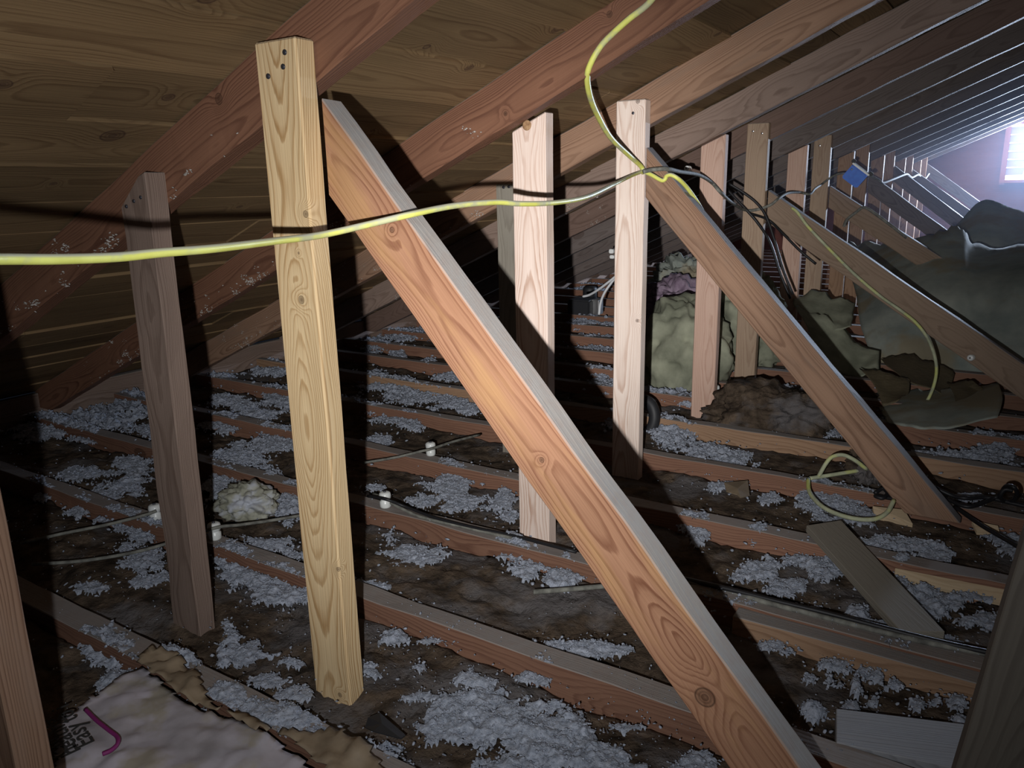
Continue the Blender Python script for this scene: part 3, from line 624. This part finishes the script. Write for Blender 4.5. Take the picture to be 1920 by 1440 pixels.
# ------------------------------------------------------------------ cables
CB = []
def dp(x, y, depth): return EYE + ray(x, y) * depth
main = [(-120, 488, .54), (0, 486, .61), (110, 486, .66), (220, 482, .72), (300, 474, .76), (400, 466, .83), (515, 452, .96), (600, 441, 1.03), (690, 421, 1.07), (770, 402, 1.10), (850, 386, 1.18), (930, 379, 1.26), (975, 382, 1.31), (1040, 380, 1.40), (1100, 369, 1.58), (1150, 346, 1.92), (1185, 329, 2.12), (1206, 321, 2.19)]
cable('yellow_cable', [dp(*p) for p in main], .0047, M['yellow'], 'thick yellow cable stretched across the middle from the left edge', flat=1.1, group=None)
up = [(1262, -60, 1.50), (1220, 2, 1.525), (1180, 35, 1.530), (1150, 62, 1.535), (1127, 86, 1.538), (1108, 118, 1.540), (1101, 145, 1.56), (1106, 180, 1.62), (1120, 215, 1.73), (1145, 258, 1.87), (1180, 292, 2.02), (1202, 312, 2.11), (1207, 325, 2.11)]
uc = cable('yellow_cable', [at(*p) for p in up], .0062, M['yellow'], 'yellow cable curving down from the top edge, stapled to a rafter', flat=1.05)
def staple(parent, a, b_, r=.0016):
    link('staple', tube_mesh([a, b_], r, 6, 0), M['steel'], parent)
staple(uc, at(1119, 82, 1.528), at(1134, 88, 1.533))
c3 = [(1206, 322, 2.06), (1225, 318, 2.08), (1252, 317, 2.10), (1275, 322, 2.30), (1310, 328, 2.62), (1335, 343, 2.80), (1352, 362, 2.81), (1375, 382, 3.10), (1398, 394, 3.36), (1420, 393, 3.38), (1445, 384, 3.40), (1460, 372, 3.43), (1478, 362, 3.7), (1500, 361, 4.05), (1518, 364, 4.10), (1528, 354, 4.4), (1540, 346, 4.66), (1556, 334, 4.68), (1572, 326, 4.69), (1588, 325, 4.70)]
cc = cable('grey_cable', [at(x, y, Y) for x, y, Y in c3], .0058, M['gcable'], 'dusty grey cable running from the pale post to the blue box', n=6)
c4 = [(1208, 322, 2.07), (1222, 328, 2.09), (1240, 338, 2.11), (1247, 336, 2.115), (1250, 330, 2.115), (1258, 328, 2.115), (1270, 334, 2.12), (1284, 347, 2.15), (1298, 365, 2.19), (1312, 387, 2.235), (1330, 420, 2.27)]
yc = cable('yellow_cable', [at(x, y, Y) for x, y, Y in c4], .0058, M['yellow'], 'short yellow cable kinked over the top of the second brace', n=6)
staple(yc, at(1246, 311, 2.095), at(1257, 322, 2.10)); staple(yc, at(1260, 324, 2.10), at(1269, 336, 2.11))
c6 = [(1485, 390, 3.45), (1495, 398, 3.44), (1515, 425, 3.44), (1550, 462, 3.44), (1600, 512, 3.43), (1650, 555, 3.43), (1690, 583, 3.42), (1720, 608, 3.40), (1742, 640, 3.38), (1755, 680, 3.37), (1753, 715, 3.37), (1738, 752, 3.36), (1715, 775, 3.35), (1690, 782, 3.34), (1660, 776, 3.33)]
cable('yellow_cable', [at(x, y, Y) for x, y, Y in c6], .0062, M['ygrey'], 'thin yellowish cable along the third brace, hanging in a loop', n=6)
for k, (pp, lb) in enumerate((([(1366, 344, 3.36), (1392, 360, 3.37), (1418, 380, 3.38), (1436, 405, 3.38), (1452, 450, 3.37), (1468, 505, 3.36), (1486, 552, 3.35)], 'black cable hanging in front of the tan post, uppermost'),
                       ([(1360, 352, 3.36), (1398, 392, 3.36), (1422, 420, 3.37), (1444, 455, 3.36), (1462, 510, 3.35), (1482, 560, 3.34)], 'black cable hanging across the tan post, middle strand'),
                       ([(1405, 400, 3.38), (1440, 412, 3.44), (1470, 440, 3.42), (1500, 470, 3.41), (1530, 495, 3.41)], 'black cable looping behind the start of the third brace'))):
    cable('black_cable', [at(x, y, Y) for x, y, Y in pp], .0055, M['bcable'], lb, group='black cables hanging near the tan post', n=5)
for pp, lb in (([(1582, 425, 4.70), (1588, 412, 4.7), (1605, 398, 4.7), (1620, 389, 4.7), (1640, 400, 4.7), (1680, 430, 4.7), (1700, 446, 4.7)], 'grey cable looping over the fourth brace'),
               ([(1630, 328, 5.9), (1648, 338, 5.95), (1655, 343, 6.0), (1675, 336, 6.3), (1695, 328, 6.8), (1702, 327, 7.3), (1710, 333, 7.6), (1722, 328, 8.4), (1733, 336, 9.0), (1742, 326, 9.6)], 'light-edged cable wandering over the distant braces')):
    cable('grey_cable', [at(x, y, Y) for x, y, Y in pp], .008, M['gcable'], lb, n=5)
for pp, lb in (([(1515, 898, .03), (1519, 925, .02), (1545, 952, .015), (1590, 970, .01), (1635, 974, .01), (1662, 962, .02), (1676, 938, .04)], 'yellowish cable loop lying on the fluff beside the second brace'),
               ([(1535, 893, .02), (1548, 870, .06), (1560, 857, .08), (1580, 853, .09), (1603, 863, .08), (1625, 880, .05)], 'yellowish cable arching up in front of the deep tan joist'),
               ([(1518, 897, .015), (1550, 892, .02), (1600, 884, .025), (1640, 878, .03)], 'short straight yellowish cable end beside the loop')):
    lc = cable('yellow_cable', [fl(x, y, z) for x, y, z in pp], .0058, M['ygrey'], lb, n=6)
for k, (pp, lb, mt) in enumerate((([(1690, 880, .08), (1775, 925, .03), (1810, 934, .03), (1850, 933, .03), (1900, 944, .03), (1990, 965, .03)], 'black cable bundle lying along the deep tan joist', 'bcable'),
               ([(1772, 934, .02), (1815, 950, .02), (1860, 936, .03), (1876, 925, .05), (1886, 912, .08), (1900, 913, .09), (1907, 925, .07), (1900, 938, .04), (1884, 940, .03), (1876, 930, .05), (1884, 918, .07), (1899, 920, .07)], 'black cable curled in a double ring at the right edge', 'bcable'),
               ([(1790, 950, .01), (1840, 985, .01), (1900, 1020, .01), (1980, 1070, .01)], 'black cable slanting down to the right edge', 'bcable'),
               ([(1280, 1085, .004), (1360, 1103, .008), (1460, 1128, .008), (1560, 1152, .008), (1690, 1186, .008), (1790, 1210, .008), (1960, 1245, .008)], 'black cable lying along the pale sistered joist', 'bcable'),
               ([(1000, 1110, .0), (1280, 1093, .0), (1460, 1136, .004), (1700, 1196, .004), (1850, 1226, .004)], 'thin grey cable beside the black one on the joist', 'gcable'),
               ([(1640, 925, .03), (1655, 916, .04), (1664, 925, .035), (1655, 934, .03), (1643, 930, .03), (1690, 938, .02)], 'small coil of dark cable left of the second brace', 'bcable'))):
    cable('black_cable', [fl(x, y, z) for x, y, z in pp], .0055, M[mt], lb, n=6)
for pp, lb, mt in (([(40, 1018, .012), (120, 1000, .02), (200, 984, .03), (270, 966, .035), (293, 958, .04)], 'old dark wire running left from the hidden white knob', 'gcable'),
               ([(60, 1058, .01), (150, 1052, .01), (240, 1038, .015), (310, 1020, .02), (403, 990, .045), (450, 984, .03), (520, 974, .02), (600, 960, .01)], 'old dark wire crossing behind both front posts', 'gcable'),
               ([(690, 930, .035), (723, 936, .045), (760, 950, .02), (820, 972, .012), (900, 992, .01), (960, 1004, .01), (1080, 1035, .01)], 'old dark wire lying on the third joist', 'bcable'),
               ([(680, 868, .01), (740, 858, .03), (790, 846, .045), (808, 842, .05), (850, 828, .04), (900, 815, .02)], 'old dark wire tied to the far white knob', 'gcable'),
               ([(700, 925, .02), (780, 966, .006), (860, 986, .006), (960, 1009, .006)], 'thin pale wire on the dusty third joist', 'gcable')):
    cable('old_wire', [fl(x, y, z) for x, y, z in pp], .0042, M[mt], lb, cat='wire', n=6)
wc = [(1158, 515, 3.40), (1142, 528, 3.40), (1122, 543, 3.42), (1105, 553, 3.45), (1093, 556, 3.46)]
cable('white_cable', [at(x, y, Y) for x, y, Y in wc], .0060, M['wcable'], 'white cable bent left towards the black can light', n=6)
wc = [(1160, 512, 3.44), (1148, 528, 3.44), (1134, 548, 3.44), (1126, 568, 3.45), (1123, 590, 3.45)]
cable('white_cable', [at(x, y, Y) for x, y, Y in wc], .0060, M['wcable'], 'white cable hanging straight down beside the bright pale post', n=6)

staple(lc, fl(1512, 899, .024), fl(1521, 896, .026))
# ------------------------------------------------------------------ blue electrical box
BP = at(1603, 330, 4.66)
bx = empty('electrical_box', BP); tag(bx, 'blue plastic electrical box nailed to the fourth brace', 'electrical box')
rt = Matrix.Rotation(math.radians(38), 3, 'Y') @ Matrix.Rotation(math.radians(8), 3, 'Z')
box('body', BP, (.10, .06, .085), M['blue'], bx, rt, .006)
box('rim', BP + rt @ Vector((0, 0, .046)), (.108, .066, .009), M['porc'], bx, rt, .002)
for s in (-1, 1):
    box('mounting_ear', BP + rt @ Vector((s * .056, 0, .055)), (.022, .03, .02), M['black'], bx, rt, .003)
lathe('screw', [(.005, 0), (.005, .006), (.003, .008)], M['steel'], bx, Matrix.Translation(BP + rt @ Vector((-.035, -.032, .02))) @ Vector((0, -1, 0)).to_track_quat('Z', 'Y').to_matrix().to_4x4(), 10)

# ------------------------------------------------------------------ porcelain knobs
def knob(p, axis, label, s=1.0):
    q = Vector(axis).to_track_quat('Z', 'Y').to_matrix().to_4x4(); mw = Matrix.Translation(p) @ q @ Matrix.Scale(s * 1.15, 4)
    k = lathe('knob', [(.0125, 0), (.0135, .003), (.0135, .015), (.0105, .0175), (.0105, .0205), (.0140, .023), (.0145, .030), (.013, .036), (.0085, .0385), (.004, .0385)], M['porc'], mw=mw)
    k.name = 'porcelain_knob'; tag(k, label, 'insulator', 'white porcelain wiring knobs')
    n_ = lathe('nail', [(.0035, .038), (.0035, .0405), (.002, .042)], M['nail'], k, mw=mw)
    return k
knob(fl(293, 974, 0), (0, 0, 1), 'white knob half hidden left of the dark brown post')
knob(fl(404, 1010, 0), (0, 0, 1), 'white knob just right of the dark brown post')
knob(fl(723, 950, 0), (0, 0, 1), 'white knob on the third joist, casting a round black shadow')
knob(fl(808, 853, 0), (0, 0, 1), 'white knob farthest up the floor, left of the orange brace')
knob(at(1293, 316, 2.83), (-.1, -1, 0), 'white ring-shaped knob on the side of the fourth rafter', .62)
knob(at(1823, 670, 3.46), (-.2, -1, .1), 'white knob on the face of the third brace', .75)
knob(fl(1341, 742, .01), (0, 0, 1), 'white knob at the foot of the yellow-green heap')
# two small metal and white fittings under the low rafters
p = at(1147, 471, 3.40)
f_ = empty('wall_fitting', p); tag(f_, 'small white clip under the low rafter beside the bright post', 'fitting')
box('clip', p, (.022, .02, .02), M['porc'], f_, bev=.003); box('clip', p + Vector((.004, 0, -.026)), (.022, .02, .016), M['porc'], f_, bev=.003)

# ------------------------------------------------------------------ loose boards on the floor
def flat_board(name, corners, z, th, mat, label, cat='board', tilt=0.0, seed=0, group=None):
    """corners: px of (far-left, far-right, near-left) of the upper face at height z"""
    a, b_, c = [fl(x, y, z) for x, y in corners]
    w = (b_ - a).length; d = (c - a); L = d.length
    o = lumber(name, a - Vector((0, 0, th)), c - Vector((0, 0, th - tilt)), w, th, (b_ - a), M[mat], seed=seed, wob=.002)
    return tag(o, label, cat, group)
def slab(name, px, z, th, mat, label, cat='board', grain=None, group=None, dz=None):
    P = [fl(x, y, z + (dz[i] if dz else 0)) for i, (x, y) in enumerate(px)]; o0 = P[0]
    X = ((P[grain[1]] - P[grain[0]]) if grain else (P[1] - P[0])); X.normalize(); Zv = Vector((0, 0, 1)); Yv = Zv.cross(X).normalized(); Zv = X.cross(Yv)
    mw = Matrix.Translation(o0) @ Matrix((X, Yv, Zv)).transposed().to_4x4(); inv = mw.inverted()
    bm = bmesh.new(); t_ = [bm.verts.new(inv @ p) for p in P]; u_ = [bm.verts.new(inv @ (p - Vector((0, 0, th)))) for p in P]; n = len(P)
    bm.faces.new(t_); bm.faces.new(u_[::-1])
    for i in range(n): bm.faces.new((t_[i], u_[i], u_[(i + 1) % n], t_[(i + 1) % n]))
    bmesh.ops.recalc_face_normals(bm, faces=bm.faces)
    bmesh.ops.bevel(bm, geom=bm.edges[:], offset=.0012, segments=1, affect='EDGES')
    return tag(link(name, bm_mesh(bm), M[mat], mw=mw), label, cat, group)
slab('loose_board', [(1512, 985), (1577, 975), (1772, 1184), (1690, 1184)], .024, .018, 'dusty', 'dust-covered loose board lying askew over two joists', grain=(0, 3), dz=[0, 0, -.012, -.012])
slab('loose_board', [(1568, 1328), (1815, 1358), (1812, 1445), (1568, 1392)], .002, .03, 'greyw', 'grey weathered board piece lying at the bottom right', grain=(0, 1))
slab('loose_board', [(1678, 1064), (1892, 1106), (1888, 1130), (1677, 1083)], -.012, .012, 'ply', 'pale plywood strip below the foot of the second brace', grain=(0, 1), dz=[0, 0, -.02, -.02])
slab('loose_board', [(1636, 948), (1696, 955), (1712, 982), (1640, 966)], -.008, .012, 'ply', 'small pale plywood piece left of the second brace', grain=(0, 1), dz=[0, 0, -.02, -.02])
slab('loose_board', [(1822, 975), (1872, 985), (1876, 1002), (1832, 996)], -.008, .012, 'ply', 'small pale plywood piece right of the second brace', grain=(0, 1), dz=[0, 0, -.02, -.02])
j = lumber('sistered_joist', (-.40, 1.53 - .048 - .043, -.104), (.9, 1.53 - .048 - .043, -.104), .100, .040, (0, 0, 1), M['tan'], seed=130, wob=.003)
tag(j, 'short pale timber nailed alongside the third joist at lower right', 'joist')
# scraps
def scrap(pts, z, mat, label, name='paper_scrap', lift=.006):
    P = [fl(x, y, z) for x, y in pts]; c = sum(P, Vector()) / len(P); bm = bmesh.new(); a = [bm.verts.new(p - c + Vector((0, 0, lift * math.sin(i * 2.3)))) for i, p in enumerate(P)]
    b2 = [bm.verts.new(v.co - Vector((0, 0, .002))) for v in a]; n = len(a); top = bm.verts.new((0, 0, lift)); bot = bm.verts.new((0, 0, lift - .002))
    for i in range(n):
        bm.faces.new((a[i], a[(i + 1) % n], top)); bm.faces.new((b2[(i + 1) % n], b2[i], bot)); bm.faces.new((a[i], b2[i], b2[(i + 1) % n], a[(i + 1) % n]))
    return tag(link(name, bm_mesh(bm), M[mat], loc=c), label, 'scrap')
scrap([(1358, 905), (1402, 903), (1406, 925), (1388, 935), (1382, 928), (1362, 918)], .0, 'kraft', 'torn brown paper scrap on the batt below the fifth joist')
scrap([(690, 1345), (712, 1340), (760, 1372), (752, 1388), (700, 1372), (684, 1358)], .0, 'black', 'black plastic scrap at the foot of the new pine post')
# can light
cp = fl(1085, 590, 0.0); 
cl = empty('recessed_light', cp); tag(cl, 'black recessed light can between the far joists', 'light fitting')
box('housing', cp + Vector((0, .06, .035)), (.17, .14, .13), M['black'], cl, bev=.01); box('junction_box', cp + Vector((.10, .08, .05)), (.055, .07, .10), M['steel'], cl, bev=.004)
lathe('lamp_can', [(.05, 0), (.05, .10), (.045, .115), (.02, .118)], M['black'], cl, Matrix.Translation(cp + Vector((-.12, .40, .02))))
# black hose coil behind the bright pale post
hc = at(1206, 782, 2.62)
cable('flexible_duct', [hc + Vector((.045 * math.cos(t), .02 * math.sin(t * .5), .062 * math.sin(t))) for t in [k * .5 for k in range(-3, 10)]], .022, M['black'], 'black ribbed duct end behind the bright pale post', cat='duct', n=4)

# ------------------------------------------------------------------ printed paper-faced batt at bottom left
kb = empty('paper_faced_batt', fl(300, 1400, .01)); tag(kb, 'paper-faced insulation batt with printed text at bottom left', 'insulation')
def sheet(name, outline, zf, mat, parent, step=.008, th=.002, amp=.006, seed=0, edge=.02):
    P = [fl(x, y, .0) for x, y in outline]; xs = [p.x for p in P]; ys = [p.y for p in P]
    def inside(x, y):
        c = False; j = len(P) - 1
        for i in range(len(P)):
            if (P[i].y > y) != (P[j].y > y) and x < (P[j].x - P[i].x) * (y - P[i].y) / (P[j].y - P[i].y) + P[i].x: c = not c
            j = i
        return c
    x0, y0 = min(xs), min(ys); nx = int((max(xs) - x0) / step) + 1; ny = int((max(ys) - y0) / step) + 1
    bm = bmesh.new(); vs = {}
    o0 = parent.location
    for i in range(nx):
        for j in range(ny):
            cx, cy = x0 + (i + .5) * step, y0 + (j + .5) * step
            if not inside(cx + .004 * mn.noise(Vector((cx * 60, cy * 60, 1))), cy): continue
            q = []
            for a, b_ in ((i, j), (i + 1, j), (i + 1, j + 1), (i, j + 1)):
                if (a, b_) not in vs:
                    x, y = x0 + a * step, y0 + b_ * step
                    vs[(a, b_)] = bm.verts.new((x - o0.x, y - o0.y, zf(x, y) + amp * (fbm(x * 9, y * 9, seed, 3) * .8 + .5 * abs(fbm(x * 22, y * 22, seed + 5, 3))) - o0.z))
                q.append(vs[(a, b_)])
            bm.faces.new(q)
    g_ = bmesh.ops.extrude_face_region(bm, geom=bm.faces[:]); 
    for v in [e for e in g_['geom'] if isinstance(e, bmesh.types.BMVert)]: v.co.z += th
    return link(name, bm_mesh(bm, name, True), mat, parent, loc=o0)
facing_o = [(60, 1600), (112, 1440), (108, 1375), (160, 1333), (225, 1285), (270, 1262), (300, 1290), (345, 1330), (400, 1352), (470, 1372), (540, 1420), (640, 1500), (700, 1600)]
sheet('facing', facing_o, lambda x, y: .012, M['paper'], kb, amp=.010, seed=3)
sheet('kraft_flange', [(262, 1262), (285, 1238), (330, 1245), (370, 1285), (400, 1335), (470, 1385), (560, 1390), (640, 1400), (700, 1440), (760, 1520), (700, 1560), (620, 1470), (540, 1400), (470, 1362), (400, 1345), (340, 1325), (300, 1292)], lambda x, y: .020, M['kraft'], kb, amp=.020, seed=8)
def text(body, p0, p1, size, z):
    a = fl(*p0, z); b_ = fl(*p1, z); d = b_ - a; c = bpy.data.curves.new('text', 'FONT'); c.body = body; c.size = size; c.extrude = .0005
    o = bpy.data.objects.new('printed_text', c); COL.objects.link(o); c.materials.append(M['ink'])
    o.matrix_world = Matrix.Translation(a) @ Matrix.Rotation(math.atan2(d.y, d.x), 4, 'Z')
    bpy.context.view_layer.update(); me = bpy.data.meshes.new_from_object(o.evaluated_get(bpy.context.evaluated_depsgraph_get())); mw = o.matrix_world.copy()
    bpy.data.objects.remove(o); me.materials.clear(); return link('printed_text', me, M['ink'], kb, mw=mw)
text('Cuts c', (131, 1412), (92, 1350), .040, .031); text('heating', (152, 1406), (110, 1344), .040, .031); text('Easy to i', (178, 1391), (138, 1334), .040, .031)
link('printed_line', tube_mesh([fl(x, y, .032) for x, y in [(160, 1330), (180, 1350), (205, 1370), (220, 1382), (220, 1395), (208, 1407), (192, 1414)]], .0035, 6, 6), M['purple'], kb)

# ------------------------------------------------------------------ fibreglass heaps
def heap(name, center, rad, mat, label, seed=0, amp=.25, rot=0.0, flat=.0, sub=5, fr=3.0, cat='insulation', squ=1.0, tilt=0.0):
    bm = bmesh.new(); bmesh.ops.create_icosphere(bm, subdivisions=sub, radius=1)
    for v in bm.verts:
        p = v.co.copy(); k = p * fr
        f = 1 + amp * fbm(k.x + seed, k.y, k.z, 4) + amp * .30 * (1 - abs(fbm(k.x * 2.0, k.y * 2.0 + seed, k.z * 1.2, 2)) * 2)
        for a in range(3): p[a] = math.copysign(abs(p[a]) ** squ, p[a])
        v.co = Vector((p.x * rad[0], p.y * rad[1], p.z * rad[2])) * f
        if flat is not None and v.co.z < -rad[2] * .8: v.co.z = -rad[2] * .8
    mw = Matrix.Translation(center) @ Matrix.Rotation(rot, 4, 'Z') @ Matrix.Rotation(tilt, 4, 'Y')
    return tag(link(name, bm_mesh(bm, name, True), M[mat], mw=mw), label, cat)
def sheetpx(name, pts, mat, label, th=.03, nu=26, nv=18, amp=.03, seed=0, cat='insulation', parent=None, rag=.02):
    """a draped batt given by rows of (px, py, Y) across its face, with real thickness"""
    rows = [[at(*q) for q in r] for r in pts]
    C = [catmull(r, 8) for r in rows]; m_ = len(C[0]); cols = [catmull([C[i][j] for i in range(len(C))], 6) for j in range(m_)]
    bm = bmesh.new(); n = len(cols[0]); V = []; o0 = cols[0][0]
    for j in range(m_):
        r_ = []
        for i in range(n):
            p = cols[j][i]; q = p * 3.0
            e = 1.0 if i == 0 else 0.0
            p = p + Vector((0, -amp * fbm(q.x + seed, q.z * 1.5, q.y, 4), amp * .4 * fbm(q.x * 2, q.z, seed, 3))) + Vector((0, 0, e * rag * fbm(p.x * 9, seed, p.y * 3, 4)))
            r_.append(bm.verts.new(p - o0))
        V.append(r_)
    for j in range(m_ - 1):
        for i in range(n - 1): bm.faces.new((V[j][i], V[j + 1][i], V[j + 1][i + 1], V[j][i + 1]))
    g_ = bmesh.ops.extrude_face_region(bm, geom=bm.faces[:])
    for v in [e for e in g_['geom'] if isinstance(e, bmesh.types.BMVert)]: v.co += Vector((0, th, -.1 * th))
    o = link(name, bm_mesh(bm, name, True), M[mat], parent, loc=o0)
    return o if parent else tag(o, label, cat)
c = at(1290, 650, 3.45)
heap('fibreglass_batt', Vector((c.x - .03, 3.42, .10)), (.22, .24, .24), 'glass', 'yellow-green fibreglass heap behind the pinkish post', 2, .22, .4, fr=1.1)
c = at(1390, 650, 3.8)
heap('fibreglass_batt', Vector((c.x - .05, 3.95, .13)), (.19, .22, .27), 'glass', 'rounded pale fibreglass heap between the pinkish and tan posts', 7, .3, .9, fr=1.5)
c = at(1262, 585, 4.3)
heap('fibreglass_batt', Vector((c.x, 4.35, .14)), (.20, .20, .15), 'pinkw', 'faded pink fibreglass lump beside the bright pale post', 5, .35, .2, fr=2.2)
c = at(1275, 540, 5.0)
heap('fibreglass_batt', Vector((c.x, 5.1, .20)), (.20, .2, .14), 'gwool', 'grey fibreglass lump above the faded pink one', 6, .4, .2, fr=2.5)
c = fl(1440, 790, 0)
heap('insulation_mound', Vector((c.x - .01, c.y + .06, .01)), (.22, .15, .11), 'batt', 'dark brown insulation mound between second brace and tan post', 9, .30, .3, fr=1.5)
c = fl(1625, 895, 0)
heap('insulation_mound', Vector((c.x, c.y + .02, .03)), (.055, .05, .055), 'batt', 'small brown tuft against the second brace', 12, .4, .3, fr=2.4)
c = fl(455, 950, 0)
heap('fibreglass_batt', Vector((c.x - .02, c.y + .03, .0)), (.085, .065, .050), 'pgrey', 'crumpled yellow-grey fibreglass piece right of the dark brown post', 15, .28, .2, fr=1.6)
sheetpx('fibreglass_batt', [[(1488, 552, 4.25), (1530, 550, 4.25), (1575, 560, 4.2), (1600, 572, 4.2)], [(1492, 575, 4.0), (1530, 590, 4.0), (1570, 600, 4.0), (1595, 598, 4.0)], [(1520, 600, 3.9), (1550, 620, 3.9), (1590, 615, 3.9), (1592, 612, 3.9)]], 'glass', 'upper folded fibreglass piece behind the second brace', .06, amp=.04, seed=1)
sheetpx('fibreglass_batt', [[(1490, 575, 3.95), (1540, 600, 3.95), (1600, 640, 3.9), (1645, 668, 3.85)], [(1515, 625, 3.8), (1560, 655, 3.8), (1600, 675, 3.8), (1645, 678, 3.8)], [(1550, 690, 3.7), (1580, 700, 3.7), (1610, 705, 3.7), (1645, 700, 3.7)]], 'glass', 'lower folded fibreglass piece sloping down behind the second brace', .07, amp=.04, seed=2)
sheetpx('fibreglass_batt', [[(1560, 462, 6.0), (1640, 455, 5.6), (1740, 440, 5.2), (1800, 432, 5.2), (1830, 452, 5.2), (1925, 455, 5.0), (2100, 450, 5.0)], [(1600, 530, 5.0), (1660, 530, 4.7), (1740, 530, 4.5), (1800, 530, 4.5), (1830, 530, 4.5), (1925, 530, 4.4), (2100, 530, 4.4)],
                           [(1612, 600, 4.4), (1680, 620, 4.2), (1740, 620, 4.2), (1800, 620, 4.2), (1840, 620, 4.2), (1925, 620, 4.2), (2100, 620, 4.2)], [(1640, 685, 4.1), (1690, 690, 4.05), (1740, 700, 4.0), (1800, 720, 4.0), (1850, 740, 4.0), (1925, 760, 4.0), (2100, 770, 4.0)]], 'gwool', 'large grey-green batt draped high behind the third brace', .08, amp=.03, seed=3, rag=.045)
sheetpx('fibreglass_batt', [[(1790, 425, 6.5), (1842, 376, 6.6), (1900, 390, 6.6), (1990, 420, 6.6)], [(1800, 445, 6.2), (1842, 430, 6.2), (1900, 440, 6.2), (1990, 450, 6.2)], [(1800, 480, 6.0), (1842, 480, 6.0), (1900, 480, 6.0), (1990, 480, 6.0)]], 'gwool', 'peaked dark batt rising in front of the gable wall', .08, amp=.008, seed=4, rag=.004)
sheetpx('fibreglass_batt', [[(1650, 672, 3.75), (1700, 665, 3.8), (1745, 675, 3.8), (1790, 700, 3.75)], [(1665, 690, 3.6), (1705, 700, 3.6), (1745, 712, 3.6), (1780, 735, 3.6)], [(1700, 715, 3.5), (1725, 722, 3.5), (1750, 728, 3.5), (1775, 745, 3.5)]], 'kraftd', 'dark kraft paper fold arching below the third brace', .02, amp=.02, seed=5)
sheetpx('fibreglass_batt', [[(1610, 690, 3.4), (1660, 700, 3.4), (1705, 712, 3.4)], [(1640, 725, 3.3), (1670, 735, 3.3), (1703, 738, 3.3)], [(1655, 762, 3.2), (1680, 755, 3.2), (1690, 745, 3.2)]], 'kraftd', 'striped kraft paper flap left of the hanging cable loop', .02, amp=.015, seed=6)
sheetpx('fibreglass_batt', [[(1775, 715, 3.45), (1810, 718, 3.45), (1842, 735, 3.4)], [(1790, 745, 3.3), (1815, 745, 3.3), (1842, 755, 3.3)], [(1790, 780, 3.1), (1815, 782, 3.1), (1838, 772, 3.1)]], 'kraftd', 'curled kraft paper strip right of the hanging cable loop', .02, amp=.01, seed=7)
sheetpx('fibreglass_batt', [[(1640, 745, 3.6), (1700, 730, 3.6), (1780, 735, 3.55), (1870, 720, 3.5)], [(1650, 770, 3.2), (1710, 765, 3.15), (1780, 770, 3.1), (1880, 745, 3.2)], [(1665, 790, 2.95), (1720, 798, 2.9), (1790, 805, 2.88), (1870, 785, 2.95)]], 'gwool', 'flat grey batt lying under the hanging cable loop', .05, amp=.03, seed=8)

# ------------------------------------------------------------------ added scatter volume imitating the lens veil glow near the window
m = bpy.data.materials.new('veil_glow_scatter'); m.use_nodes = True; nt = m.node_tree; nt.nodes.clear()
vs_ = nt.nodes.new('ShaderNodeVolumeScatter'); vs_.inputs['Density'].default_value = .011; vs_.inputs['Color'].default_value = (.55, .72, 1, 1); vs_.inputs['Anisotropy'].default_value = .35
mo = nt.nodes.new('ShaderNodeOutputMaterial'); nt.links.new(vs_.outputs[0], mo.inputs['Volume'])
bm = bmesh.new(); quadprism(bm, [(-1.35, .28), (3.6, .28), (3.6, roofz(2 * XR - 3.6) - .03), (XR, roofz(XR) - .03), (-1.35, roofz(-1.35) - .03)], 4.4, GY - .06)
tag(link('lens_veil', bm_mesh(bm), m), 'faint bluish glow volume added for lens veil in the far end of the attic', 'lens_veil', kind='stuff')
